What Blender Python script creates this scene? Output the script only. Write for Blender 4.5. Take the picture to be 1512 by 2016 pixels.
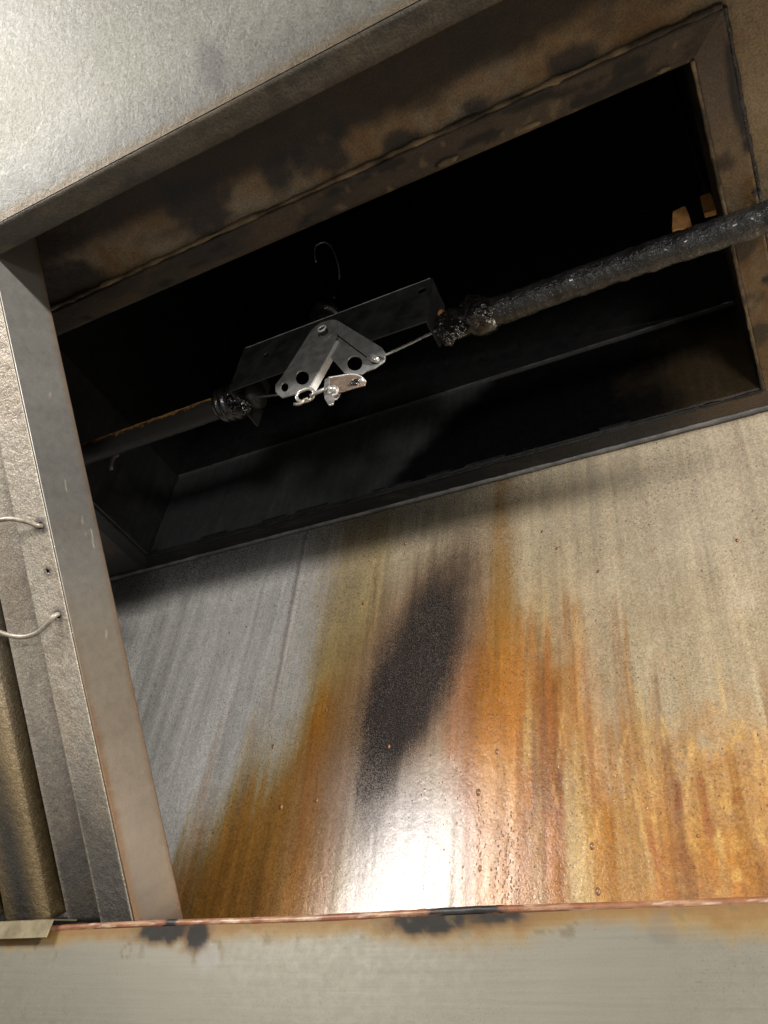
import bpy, bmesh, math, random
import numpy as np
from mathutils import Matrix, Vector

for o in list(bpy.data.objects):
    bpy.data.objects.remove(o)
scn = bpy.context.scene
C = scn.collection
random.seed(7)

# ------------------------------------------------------------------ camera
# metres; the camera is the origin. X runs along the hood, Y towards its back wall, Z up.
RX = np.array([0.88758509, -0.23063428, -0.39874871])
RY = np.array([0.44833643, 0.6312811, 0.6328338])
RZ = np.array([0.10576935, -0.74046742, 0.66371745])
RX /= np.linalg.norm(RX)
RZ -= RX * RX.dot(RZ); RZ /= np.linalg.norm(RZ)
RY = np.cross(RZ, RX)
ROT = np.array([RX, RY, RZ])
FPX = 1620.0
cd = bpy.data.cameras.new('camera')
cam = bpy.data.objects.new('camera', cd)
C.objects.link(cam)
cd.sensor_fit = 'VERTICAL'
cd.sensor_height = 24.0
cd.lens = 24.0 * FPX / 2016.0
cd.clip_start = 0.01
cd.clip_end = 50
cr, cu, cb = ROT @ [1, 0, 0], ROT @ [0, -1, 0], ROT @ [0, 0, -1]
cam.matrix_world = Matrix(((cr[0], cu[0], cb[0], 0), (cr[1], cu[1], cb[1], 0), (cr[2], cu[2], cb[2], 0), (0, 0, 0, 1)))
scn.camera = cam

# ------------------------------------------------------------------ light
w = bpy.data.worlds.new('World')
scn.world = w
w.use_nodes = True
w.node_tree.nodes['Background'].inputs['Color'].default_value = (1.0, 0.95, 0.86, 1)
w.node_tree.nodes['Background'].inputs['Strength'].default_value = 0.30

def lamp(name, loc, target, sx, sy, power, col):
    l = bpy.data.lights.new(name, 'AREA')
    l.shape = 'ELLIPSE'
    l.size, l.size_y = sx, sy
    l.energy = power
    l.color = col
    o = bpy.data.objects.new(name, l)
    C.objects.link(o)
    o.location = loc
    o.rotation_euler = (Vector(target) - Vector(loc)).to_track_quat('-Z', 'Y').to_euler()
    return o

lamp('hood_lamp', (-0.98, -0.50, 0.67), (-0.32, 0.62, 0.25), 0.54, 0.50, 13.0, (1.0, 0.98, 0.96))
lamp('hood_lamp', (1.35, -0.45, 0.528), (-0.35, 0.62, 0.42), 0.20, 0.05, 70.0, (1.0, 0.96, 0.90))
lamp('front_lamp', (-0.5, -2.2, 0.75), (-0.3, 0.2, 0.4), 1.2, 0.5, 4, (1.0, 0.95, 0.87))  # kitchen lights out in front
lamp('front_lamp', (0.45, -0.95, -0.18), (-0.25, 0.40, 0.62), 0.25, 0.25, 7.5, (1.0, 0.97, 0.93))  # added low fill light for conduits, bracket and duct mouth

vs = scn.view_settings
vs.view_transform = 'Standard'
vs.look = 'None'
vs.gamma = 1
vs.use_curve_mapping = False
vs.exposure = 0.0

# ------------------------------------------------------------------ helpers
CX, CY = 756.0, 1008.0
def ray(u, v):
    return ROT @ np.array([u - CX, v - CY, FPX])
def atY(u, v, y):
    d = ray(u, v); return d * (y / d[1])
def atX(u, v, x):
    d = ray(u, v); return d * (x / d[0])

def hash3(ix, iy, iz):
    n = (ix.astype(np.int64) * 374761393 + iy.astype(np.int64) * 668265263 + iz.astype(np.int64) * 2147483647 + 1013904223) & 0xffffffff
    n = ((n ^ (n >> 13)) * 1274126177) & 0xffffffff
    n = ((n ^ (n >> 15)) * 2246822519) & 0xffffffff
    return ((n ^ (n >> 16)) & 0xffff) / 65535.0

def vn(x, y, z=0.0, seed=0):
    x, y, z = np.broadcast_arrays(np.asarray(x, float) + seed * 17.3, np.asarray(y, float) - seed * 9.1, np.asarray(z, float) + seed * 3.7)
    ix, iy, iz = np.floor(x), np.floor(y), np.floor(z)
    fx, fy, fz = x - ix, y - iy, z - iz
    fx, fy, fz = [t * t * (3 - 2 * t) for t in (fx, fy, fz)]
    r = 0
    for a in (0, 1):
        for b in (0, 1):
            for c in (0, 1):
                wgt = (fx if a else 1 - fx) * (fy if b else 1 - fy) * (fz if c else 1 - fz)
                r = r + wgt * hash3(ix + a, iy + b, iz + c)
    return r

def fbm(x, y, z=0.0, seed=0, oct=4):
    s, a, t = 0, 0.5, 0
    for i in range(oct):
        s = s + a * vn(np.asarray(x) * 2 ** i, np.asarray(y) * 2 ** i, np.asarray(z) * 2 ** i, seed + i)
        t += a
        a *= 0.55
    return s / t

def ss(a, b, x):
    t = np.clip((np.asarray(x, float) - a) / (b - a), 0, 1)
    return t * t * (3 - 2 * t)

def gs(x, c, w):
    return np.exp(-((np.asarray(x) - c) / w) ** 2)

def mixc(col, m, c):
    m = np.clip(m, 0, 1)[..., None]
    return col * (1 - m) + np.array(c) * m

def link(name, me, parent=None, smooth=False):
    o = bpy.data.objects.new(name, me)
    C.objects.link(o)
    if parent is not None:
        o.parent = parent
    if smooth:
        me.polygons.foreach_set('use_smooth', [True] * len(me.polygons))
    return o

def empty(name, loc=(0, 0, 0)):
    o = bpy.data.objects.new(name, None)
    C.objects.link(o)
    o.empty_display_size = 0.02
    o.location = loc
    return o

def tag(o, label=None, cat=None, group=None, kind=None):
    if label: o['label'] = label
    if cat: o['category'] = cat
    if group: o['group'] = group
    if kind: o['kind'] = kind
    return o

def grid_mesh(name, P, mat, parent=None, col=None, rough=None, metal=None, keep=None, smooth=True):
    """P: (n, m, 3) points -> sheet with attributes"""
    n, m = P.shape[:2]
    idx = np.arange(n * m).reshape(n, m)
    q = np.stack([idx[:-1, :-1], idx[1:, :-1], idx[1:, 1:], idx[:-1, 1:]], -1)
    q = q[keep] if keep is not None else q.reshape(-1, 4)
    me = bpy.data.meshes.new(name)
    me.vertices.add(n * m)
    me.vertices.foreach_set('co', P.reshape(-1).astype(np.float32))
    me.loops.add(q.size)
    me.loops.foreach_set('vertex_index', q.reshape(-1).astype(np.int32))
    me.polygons.add(len(q))
    me.polygons.foreach_set('loop_start', np.arange(0, q.size, 4, dtype=np.int32))
    me.polygons.foreach_set('loop_total', np.full(len(q), 4, dtype=np.int32))
    me.update(calc_edges=True)
    if col is not None:
        a = me.attributes.new('stain', 'FLOAT_COLOR', 'POINT')
        c4 = np.ones((n * m, 4), np.float32)
        c4[:, :3] = np.clip(col.reshape(-1, 3), 0, 1)
        a.data.foreach_set('color', c4.reshape(-1))
    for nm, v in (('rgh', rough), ('mtl', metal)):
        if v is not None:
            a = me.attributes.new(nm, 'FLOAT', 'POINT')
            a.data.foreach_set('value', np.broadcast_to(v, (n, m)).reshape(-1).astype(np.float32))
    me.materials.append(mat)
    return link(name, me, parent, smooth)

def tube(name, pts, rad, mat, parent=None, seg=16, rough=0.0, nscale=60, seed=0, cap=True, closed=False, smooth=True, twist=None):
    """swept tube; rad scalar or list; rough = noise displacement in metres"""
    P = np.array([list(p) for p in pts], float)
    n = len(P)
    rad = np.broadcast_to(np.asarray(rad, float), (n,))
    T = np.roll(P, -1, 0) - np.roll(P, 1, 0) if closed else np.gradient(P, axis=0)
    T /= np.linalg.norm(T, axis=1)[:, None] + 1e-12
    up = np.array([0, 0, 1.0]) if abs(T[0][2]) < 0.9 else np.array([0, 1.0, 0])
    N = up - T[0] * T[0].dot(up); N /= np.linalg.norm(N)
    V = np.zeros((n, seg, 3))
    for i in range(n):
        N = N - T[i] * T[i].dot(N); N /= np.linalg.norm(N)
        B = np.cross(T[i], N)
        a = np.arange(seg) / seg * 2 * np.pi
        dirs = np.cos(a)[:, None] * N + np.sin(a)[:, None] * B
        base = P[i] + dirs * rad[i]
        if rough:
            q = base * nscale
            d = (fbm(q[:, 0], q[:, 1], q[:, 2], seed, 4) - 0.5) * 2 * rough
            base = base + dirs * d[:, None]
        V[i] = base
    faces = []
    lim = n if closed else n - 1
    for i in range(lim):
        j = (i + 1) % n
        for k in range(seg):
            l = (k + 1) % seg
            faces.append((i * seg + k, i * seg + l, j * seg + l, j * seg + k))
    verts = V.reshape(-1, 3).tolist()
    if cap and not closed:
        faces.append(tuple(range(seg - 1, -1, -1)))
        faces.append(tuple((n - 1) * seg + k for k in range(seg)))
    me = bpy.data.meshes.new(name)
    me.from_pydata(verts, [], faces)
    me.materials.append(mat)
    return link(name, me, parent, smooth)

def spline(pts, n=40, closed=False):
    P = np.array([list(p) for p in pts], float)
    k = len(P)
    out = []
    segs = k if closed else k - 1
    for s in range(segs):
        if closed:
            p0, p1, p2, p3 = P[(s - 1) % k], P[s], P[(s + 1) % k], P[(s + 2) % k]
        else:
            p0, p1, p2, p3 = P[max(s - 1, 0)], P[s], P[s + 1], P[min(s + 2, k - 1)]
        m = max(2, n // segs)
        for t in np.arange(m) / m:
            out.append(0.5 * ((2 * p1) + (-p0 + p2) * t + (2 * p0 - 5 * p1 + 4 * p2 - p3) * t ** 2 + (-p0 + 3 * p1 - 3 * p2 + p3) * t ** 3))
    if not closed:
        out.append(P[-1])
    return out

def box(name, lo, hi, mat, parent=None, bev=0.0, M=None):
    bm = bmesh.new()
    bmesh.ops.create_cube(bm, size=1)
    lo, hi = Vector(lo), Vector(hi)
    for v in bm.verts:
        v.co = Vector([lo[i] + (v.co[i] + 0.5) * (hi[i] - lo[i]) for i in range(3)])
    if bev:
        bmesh.ops.bevel(bm, geom=list(bm.edges), offset=bev, segments=2, affect='EDGES', profile=0.7)
    if M is not None:
        bm.transform(M)
    bmesh.ops.recalc_face_normals(bm, faces=bm.faces)
    me = bpy.data.meshes.new(name)
    bm.to_mesh(me); bm.free()
    me.materials.append(mat)
    return link(name, me, parent)

def plate(name, outline, holes, thick, frame, mat, parent=None, bev=0.0004):
    """flat plate with holes: outline [(a,b)], holes lists; frame = 4x4 matrix taking (a,b,depth) to world"""
    cu_ = bpy.data.curves.new(name, 'CURVE')
    cu_.dimensions = '2D'
    cu_.fill_mode = 'BOTH'
    cu_.extrude = max(thick / 2 - bev, 0.00005)
    cu_.bevel_depth = bev
    cu_.bevel_resolution = 1
    for loop in [outline] + holes:
        s = cu_.splines.new('POLY')
        s.points.add(len(loop) - 1)
        for p, q in zip(s.points, loop):
            p.co = (q[0], q[1], 0, 1)
        s.use_cyclic_u = True
    t = bpy.data.objects.new('t', cu_)
    C.objects.link(t)
    dg = bpy.context.evaluated_depsgraph_get()
    me = bpy.data.meshes.new_from_object(t.evaluated_get(dg))
    bpy.data.objects.remove(t)
    bpy.data.curves.remove(cu_)
    bm = bmesh.new(); bm.from_mesh(me)
    bmesh.ops.remove_doubles(bm, verts=bm.verts, dist=1e-6)
    bm.to_mesh(me); bm.free()
    me.transform(frame)
    me.name = name
    me.materials.clear()
    me.materials.append(mat)
    return link(name, me, parent)

def ring_pts(cx, cy, r, n=24, ry=None):
    ry = ry or r
    return [(cx + r * math.cos(i / n * 2 * math.pi), cy + ry * math.sin(i / n * 2 * math.pi)) for i in range(n)]

def round_poly(pts, r=0.002, n=4):
    out = []
    k = len(pts)
    for i in range(k):
        p, a, b = Vector(pts[i]), Vector(pts[i - 1]), Vector(pts[(i + 1) % k])
        da, db = (a - p), (b - p)
        q = min(r, da.length * 0.45, db.length * 0.45)
        A, B = p + da.normalized() * q, p + db.normalized() * q
        for j in range(n + 1):
            t = j / n
            out.append(tuple((1 - t) ** 2 * A + 2 * t * (1 - t) * p + t * t * B))
    return out

def lump(name, loc, rad, mat, parent=None, rough=0.25, nscale=3.0, seed=0, sub=4, drip=0.0):
    bm = bmesh.new()
    bmesh.ops.create_icosphere(bm, subdivisions=sub, radius=1)
    co = np.array([v.co[:] for v in bm.verts])
    d = fbm(co[:, 0] * nscale + 5, co[:, 1] * nscale, co[:, 2] * nscale, seed, 4) - 0.5
    co = co * (1 + 2 * rough * d)[:, None]
    if drip:
        co[:, 2] -= drip * np.clip(-co[:, 2], 0, 1) ** 2 * (0.6 + vn(co[:, 0] * 2.2, co[:, 1] * 2.2, 0, seed))
    co = co * np.array(rad) + np.array(loc)
    for v, c in zip(bm.verts, co):
        v.co = c
    me = bpy.data.meshes.new(name)
    bm.to_mesh(me); bm.free()
    me.materials.append(mat)
    return link(name, me, parent, True)

# ------------------------------------------------------------------ materials
def newmat(name):
    m = bpy.data.materials.new(name)
    m.use_nodes = True
    nt = m.node_tree
    return m, nt, nt.nodes['Principled BSDF']

def N(nt, t, **kw):
    n = nt.nodes.new(t)
    for k, v in kw.items():
        setattr(n, k, v)
    return n

def noise(nt, scale, detail=3, rough=0.55, vec=None, dist=0.0):
    n = N(nt, 'ShaderNodeTexNoise')
    n.inputs['Scale'].default_value = scale
    n.inputs['Detail'].default_value = detail
    n.inputs['Roughness'].default_value = rough
    n.inputs['Distortion'].default_value = dist
    if vec is not None:
        nt.links.new(vec, n.inputs['Vector'])
    return n.outputs['Fac']

def ramp(nt, fac, a, b, lo=0.0, hi=1.0):
    n = N(nt, 'ShaderNodeMapRange')
    n.inputs['From Min'].default_value = a
    n.inputs['From Max'].default_value = b
    n.inputs['To Min'].default_value = lo
    n.inputs['To Max'].default_value = hi
    nt.links.new(fac, n.inputs['Value'])
    return n.outputs['Result']

def math_(nt, op, a, b=None):
    n = N(nt, 'ShaderNodeMath', operation=op)
    for i, s in enumerate((a, b)):
        if s is None: continue
        if isinstance(s, (int, float)): n.inputs[i].default_value = s
        else: nt.links.new(s, n.inputs[i])
    return n.outputs[0]

def mixcol(nt, fac, a, b, blend='MIX'):
    n = N(nt, 'ShaderNodeMix', data_type='RGBA', blend_type=blend)
    for s, i in ((fac, 0), (a, 6), (b, 7)):
        if isinstance(s, (int, float)): n.inputs[i].default_value = s
        elif isinstance(s, tuple): n.inputs[i].default_value = (*s, 1)
        else: nt.links.new(s, n.inputs[i])
    return n.outputs[2]

def bump(nt, h, strength, dist, prev=None):
    n = N(nt, 'ShaderNodeBump')
    if isinstance(strength, (int, float)): n.inputs['Strength'].default_value = strength
    else: nt.links.new(strength, n.inputs['Strength'])
    n.inputs['Distance'].default_value = dist
    nt.links.new(h, n.inputs['Height'])
    if prev is not None: nt.links.new(prev, n.inputs['Normal'])
    return n.outputs['Normal']

def objvec(nt, sc=(1, 1, 1)):
    tc = N(nt, 'ShaderNodeTexCoord')
    mp = N(nt, 'ShaderNodeMapping')
    mp.inputs['Scale'].default_value = sc
    nt.links.new(tc.outputs['Object'], mp.inputs['Vector'])
    return mp.outputs['Vector']

def attr_mat(name, grain=900, bstr=0.35, bdist=0.0006, streak=None, sstr=0.0, speck=0.0, gvar=0.35, pits=700, coat=0.0, g2v=0.12, soot=False, gw=0.2, distort=0.0):
    m, nt, b = newmat(name)
    L = nt.links
    at = N(nt, 'ShaderNodeAttribute', attribute_name='stain')
    ar = N(nt, 'ShaderNodeAttribute', attribute_name='rgh')
    am = N(nt, 'ShaderNodeAttribute', attribute_name='mtl')
    v = objvec(nt)
    g = noise(nt, grain, 3, 0.6, v, distort)
    g2 = noise(nt, grain * 0.23, 3, 0.6, v)
    col = at.outputs['Color']
    metal = am.outputs['Fac']
    gk = ramp(nt, g, 0.5 - gw, 0.5 + gw)
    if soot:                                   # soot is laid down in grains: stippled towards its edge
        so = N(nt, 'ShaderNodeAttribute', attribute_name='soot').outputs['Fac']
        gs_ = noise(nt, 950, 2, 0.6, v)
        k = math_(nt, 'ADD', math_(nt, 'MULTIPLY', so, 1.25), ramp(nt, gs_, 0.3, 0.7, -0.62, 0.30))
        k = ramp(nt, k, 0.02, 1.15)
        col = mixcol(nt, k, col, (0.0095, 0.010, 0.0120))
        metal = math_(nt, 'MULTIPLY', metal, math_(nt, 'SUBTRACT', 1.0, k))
        # glints painted in as pale flecks between the grains
        fl = math_(nt, 'MULTIPLY', ramp(nt, noise(nt, 1300, 1, 0.5, v), 0.69, 0.73), math_(nt, 'MULTIPLY', k, 0.55))
        col = mixcol(nt, fl, col, (0.42, 0.42, 0.43))
    col = mixcol(nt, 1.0, col, mixcol(nt, gk, (1 - gvar,) * 3, (1 + gvar,) * 3), 'MULTIPLY')
    col = mixcol(nt, 1.0, col, mixcol(nt, ramp(nt, g2, 0.3, 0.7), (1 - g2v,) * 3, (1 + g2v, 1 + g2v * 0.95, 1 + g2v * 0.8)), 'MULTIPLY')
    if streak:
        s_ = noise(nt, 1.0, 4, 0.6, objvec(nt, streak))
        col = mixcol(nt, 1.0, col, mixcol(nt, ramp(nt, s_, 0.3, 0.7), (1 - sstr,) * 3, (1 + sstr,) * 3), 'MULTIPLY')
    if speck:
        p = noise(nt, pits, 2, 0.5, v)
        pk = noise(nt, 14, 3, 0.5, v)
        th = math_(nt, 'MULTIPLY', ramp(nt, p, 0.64, 0.70), ramp(nt, pk, 0.38, 0.6))
        col = mixcol(nt, math_(nt, 'MULTIPLY', th, speck), col, (0.03, 0.022, 0.015))
    b.inputs['Coat Weight'].default_value = coat
    if soot: L.new(math_(nt, 'SUBTRACT', 0.5, math_(nt, 'MULTIPLY', k, 0.42)), b.inputs['Specular IOR Level'])
    if soot: L.new(math_(nt, 'MULTIPLY', math_(nt, 'SUBTRACT', 1.0, math_(nt, 'MULTIPLY', k, 0.8)), coat), b.inputs['Coat Weight'])
    L.new(col, b.inputs['Base Color'])
    L.new(metal, b.inputs['Metallic'])
    rr = math_(nt, 'ADD', ar.outputs['Fac'], ramp(nt, g2, 0.3, 0.7, -0.05, 0.05))
    L.new(rr, b.inputs['Roughness'])
    b.inputs['Coat Roughness'].default_value = 0.15
    n1 = bump(nt, g, bstr, bdist)
    n2 = bump(nt, g2, bstr * 0.8, bdist * 2.5, n1)
    L.new(n2, b.inputs['Normal'])
    if coat: L.new(bump(nt, g, 0.10, bdist), b.inputs['Coat Normal'])
    return m

def plain(name, c1, c2, metal, rough, nscale=40, bs=0.2, bscale=400, bdist=0.0005, detail=4, coat=0.0, lo=0.35, hi=0.65):
    m, nt, b = newmat(name)
    v = objvec(nt)
    f = noise(nt, nscale, detail, 0.6, v)
    col = mixcol(nt, ramp(nt, f, lo, hi), c1, c2)
    nt.links.new(col, b.inputs['Base Color'])
    b.inputs['Metallic'].default_value = metal
    g = noise(nt, bscale, 3, 0.6, v)
    nt.links.new(ramp(nt, f, 0.3, 0.7, rough * 0.8, min(1, rough * 1.2)), b.inputs['Roughness'])
    nt.links.new(bump(nt, g, bs, bdist), b.inputs['Normal'])
    b.inputs['Coat Weight'].default_value = coat
    b.inputs['Coat Roughness'].default_value = 0.12
    return m

M_wall = attr_mat('greasy stained steel', 620, 0.26, 0.0007, (330, 330, 6), 0.085, 0.85, 0.24, 520, coat=0.36, g2v=0.06, soot=True, gw=0.13, distort=0.8)
M_ceil = attr_mat('sooty ceiling steel', 600, 0.5, 0.0008, None, 0, 0.6, 0.3)
M_gut = attr_mat('satin gutter steel', 900, 0.10, 0.0003, (10, 260, 500), 0.06, 0.35, 0.06, g2v=0.03)
M_lipa = attr_mat('amber stained lip', 900, 0.2, 0.0003, None, 0, 0.2, 0.12)
M_fil = attr_mat('grease grained filter steel', 640, 0.6, 0.0010, None, 0, 0.35, 0.36, 420)
M_side = attr_mat('smooth filter side steel', 700, 0.12, 0.0003, None, 0, 0.25, 0.08, g2v=0.05)
M_pan = attr_mat('pebbled steel', 640, 0.40, 0.0007, None, 0, 0.5, 0.26, 520, distort=0.9, gw=0.15)
M_duct = attr_mat('sooty duct steel', 500, 0.4, 0.0006, (120, 120, 10), 0.2, 0.3, 0.25)
M_soot = plain('black soot', (0.006, 0.006, 0.007), (0.012, 0.011, 0.011), 0, 0.85, 60, 0.5, 300, 0.001)
M_tar = plain('black tar grease', (0.004, 0.004, 0.0045), (0.018, 0.015, 0.013), 0, 0.17, 90, 0.6, 210, 0.0016, coat=0.6)
M_crust = plain('crusted black grease', (0.008, 0.008, 0.0085), (0.034, 0.033, 0.032), 0, 0.24, 45, 1.0, 260, 0.0026, coat=0.3)
M_rustpipe = plain('rusty conduit', (0.02, 0.016, 0.013), (0.16, 0.075, 0.02), 0.2, 0.5, 90, 0.5, 420, 0.0006)
M_brk = plain('grimy dark bracket steel', (0.009, 0.0095, 0.0095), (0.020, 0.021, 0.020), 0.1, 0.55, 60, 0.3, 700, 0.0004)
M_lever = plain('worn grey lever steel', (0.22, 0.22, 0.215), (0.36, 0.36, 0.35), 0.5, 0.36, 90, 0.25, 900, 0.0003)
M_bright = plain('bright link steel', (0.40, 0.385, 0.36), (0.60, 0.585, 0.56), 0.75, 0.27, 200, 0.15, 900, 0.0002)
M_edge = plain('pale highlight steel', (0.50, 0.48, 0.45), (0.66, 0.64, 0.61), 0.2, 0.3, 90, 0.1, 900, 0.0002)  # pale tone stands in for highlights on edges, eyelet and wire
M_brass = plain('brownish link plate', (0.26, 0.19, 0.14), (0.38, 0.29, 0.23), 0.6, 0.35, 160, 0.15, 900, 0.0002)
M_lip = plain('amber stained lip', (0.38, 0.16, 0.08), (0.62, 0.36, 0.24), 0.55, 0.28, 26, 0.2, 500, 0.0004)
M_clip = plain('dull brass clip', (0.16, 0.13, 0.075), (0.24, 0.20, 0.125), 0.6, 0.45, 60, 0.2, 700, 0.0003)
M_wire = plain('grey handle wire', (0.16, 0.135, 0.105), (0.34, 0.30, 0.24), 0.3, 0.38, 150, 0.3, 700, 0.0004)
M_cop = plain('orange copper tab', (0.30, 0.135, 0.04), (0.46, 0.24, 0.085), 0.0, 0.6, 150, 0.3, 600, 0.0004)
M_cable = plain('dull steel cable', (0.16, 0.16, 0.16), (0.25, 0.25, 0.24), 0.6, 0.4, 300, 0.4, 900, 0.0004)
M_seam = plain('smeared seam sealant', (0.10, 0.10, 0.10), (0.22, 0.21, 0.20), 0.2, 0.45, 40, 0.5, 300, 0.0008)
M_weld = plain('scorched weld bead', (0.05, 0.036, 0.022), (0.32, 0.23, 0.13), 0.1, 0.55, 22, 0.9, 350, 0.0015, lo=0.46, hi=0.66)

# ------------------------------------------------------------------ setting: back wall
YW, ZC = 0.62, 0.658          # back wall plane, plenum ceiling height
def build_wall():
    xs = np.concatenate([np.arange(-1.25, -0.88, 0.01), np.arange(-0.88, 0.10, 0.0022), np.arange(0.10, 0.56, 0.01)])
    zs = np.arange(0.06, ZC + 0.0005, 0.0022)
    X, Z = np.meshgrid(xs, zs, indexing='ij')
    wob = (fbm(X * 18, Z * 4, 0, 3) - 0.5) * 0.014          # wandering edges
    wob2 = (fbm(X * 60, Z * 30, 0, 5) - 0.5) * 0.012
    x = X + wob + wob2
    st = fbm(X * 160, Z * 5, 0, 11, 4)                     # narrow run marks
    st2 = fbm(X * 45, Z * 3, 0, 12, 4)                     # broad run marks
    blot = fbm(X * 40, Z * 40, 0, 13, 5)
    blot2 = fbm(X * 110, Z * 90, 0, 14, 4)
    col = np.empty(X.shape + (3,)); col[:] = (0.48, 0.47, 0.455)
    def cr(m, k=0.55, hard=0.38):              # streak-broken edge on a soft mask
        q = ss(0.28, 0.72, m + (st - 0.5) * k * 1.3 + (blot2 - 0.5) * k * 0.7)
        return np.clip((1 - hard) * m + hard * q * (m > 0.02), 0, 1)
    # warm film over the middle and right
    col = mixc(col, cr(ss(-0.53, -0.38, x) * 0.75) , (0.33, 0.265, 0.16))
    col = mixc(col, ss(-0.30, -0.17, x) * ss(0.70, 0.40, Z + (blot - 0.5) * 0.1) * 0.8, (0.37, 0.29, 0.18))
    col = mixc(col, ss(-0.20, -0.04, x) * ss(0.38, 0.52, Z + (blot - 0.5) * 0.12) * 0.8, (0.43, 0.36, 0.265))
    # olive-gold film widening downwards on the left, amber-brown runs inside it
    lo = ss(0.42, 0.25, Z + (st2 - 0.5) * 0.12)
    xl = -0.452 - 0.115 * ss(0.44, 0.20, Z)
    band = ss(xl - 0.055, xl + 0.030, x + (st - 0.5) * 0.045 + (st2 - 0.5) * 0.13) * ss(-0.355, -0.39, x)
    col = mixc(col, band * (0.55 + 0.40 * ss(0.60, 0.42, Z)), (0.27, 0.195, 0.075))
    am = ss(xl - 0.010, xl + 0.055, x + (st - 0.5) * 0.05 + (st2 - 0.5) * 0.11) * ss(-0.372, -0.402, x) * ss(0.50, 0.33, Z + (st - 0.5) * 0.12)
    col = mixc(col, cr(am, 0.5, 0.3) * 0.9, (0.235, 0.105, 0.016))
    col = mixc(col, cr(gs(x, -0.428, 0.016) * ss(0.47, 0.36, Z), 0.6, 0.5) * 0.8, (0.29, 0.115, 0.008))
    col = mixc(col, cr(gs(x, -0.436, 0.009) * ss(0.40, 0.34, Z) * ss(0.21, 0.26, Z), 0.8, 0.8) * 0.6, (0.18, 0.065, 0.006))
    col = mixc(col, ss(-0.43, -0.47, x) * band * ss(0.31, 0.21, Z + (st - 0.5) * 0.08) * 0.8, (0.135, 0.060, 0.012))
    # brown halo round the soot
    cx = -0.333 + (Z - 0.41) * 0.23
    e = np.sqrt(((X + wob * 0.25 - cx) / 0.088) ** 2 + ((Z - 0.43) / 0.170) ** 2)
    col = mixc(col, ss(1.25, 0.55, e + (st - 0.5) * 0.3) * 0.9, (0.165, 0.10, 0.058))
    # red rust to the right of the soot
    col = mixc(col, cr(gs(x, -0.262, 0.030) * ss(0.50, 0.38, Z) * ss(0.22, 0.31, Z), 0.4, 0.35), (0.24, 0.090, 0.024))
    # amber column
    col = mixc(col, cr(gs(x, -0.240, 0.020) * ss(0.25, 0.36, Z) * (0.6 + 0.4 * ss(0.58, 0.44, Z)), 0.4) * 0.95, (0.215, 0.112, 0.024))
    col = mixc(col, gs(x, -0.222, 0.004) * ss(0.34, 0.40, Z) * ss(0.52, 0.46, Z) * 0.5, (0.13, 0.10, 0.03))
    # honey veil right of it
    col = mixc(col, cr(gs(x, -0.200, 0.018) * ss(0.54, 0.42, Z) * ss(0.30, 0.38, Z), 0.4) * 0.55, (0.36, 0.26, 0.10))
    # orange fan below
    col = mixc(col, cr(ss(-0.285, -0.25, x) * ss(-0.12, -0.19, x) * ss(0.54, 0.33, Z + (blot - 0.5) * 0.1), 0.6) * 0.95, (0.315, 0.118, 0.014))
    col = mixc(col, cr(gs(x, -0.245, 0.02) * ss(0.36, 0.30, Z), 0.8, 0.7) * 0.5, (0.42, 0.24, 0.09))
    m = ss(-0.20, -0.13, x) * ss(0.37, 0.24, Z + (blot - 0.5) * 0.16 + (st - 0.5) * 0.05)
    col = mixc(col, np.clip(m * (0.45 + 0.8 * blot), 0, 1), (0.42, 0.19, 0.034))
    col = mixc(col, ss(-0.17, -0.1, x) * ss(0.26, 0.19, Z + (blot2 - 0.5) * 0.06) * 0.6, (0.36, 0.125, 0.02))
    col = mixc(col, ss(-0.17, -0.08, x) * ss(0.58, 0.66, blot2) * ss(0.36, 0.3, Z) * 0.5, (0.60, 0.36, 0.10))
    m = ss(-0.15, -0.06, x) * gs(Z + (blot2 - 0.5) * 0.04 + (blot - .5) * .05, 0.295, 0.022)
    col = mixc(col, ss(0.3, 0.8, m * 0.55 + (blot2 - 0.5) * 1.3 + (blot - .5)) * 0.55, (0.30, 0.12, 0.04))
    # brown tongue with a pointed top
    h = np.clip((0.372 - Z) / 0.10, 0, 1)
    tw = 0.004 + 0.016 * h
    m = ss(1.0, 0.85, np.abs(x - 0.004 + 0.206 - h * 0.01) / tw + (blot2 - 0.5) * 0.3) * ss(0.376, 0.366, Z + (blot2 - 0.5) * 0.02) * ss(0.2, 0.27, Z + (st - .5) * .1)
    col = mixc(col, m * 0.75, (0.25, 0.09, 0.015))
    m = gs(x, -0.192, 0.0045) * ss(0.335, 0.31, Z) * ss(0.24, 0.28, Z)
    col = mixc(col, cr(m, 0.7, 0.8) * 0.85, (0.17, 0.045, 0.010))
    col = mixc(col, cr(gs(x, -0.210, 0.009) * ss(0.28, 0.23, Z), 0.6, 0.8) * 0.8, (0.27, 0.085, 0.018))
    # pale scoured run
    col = mixc(col, cr(gs(x, -0.181, 0.0085) * ss(0.335, 0.29, Z), 0.5, 0.5) * 0.75, (0.35, 0.265, 0.14))
    # dark honey run
    col = mixc(col, cr(gs(x, -0.158, 0.012) * ss(0.295, 0.255, Z + (blot2 - 0.5) * 0.04), 0.6, 0.7) * 0.95, (0.34, 0.145, 0.006))
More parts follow.
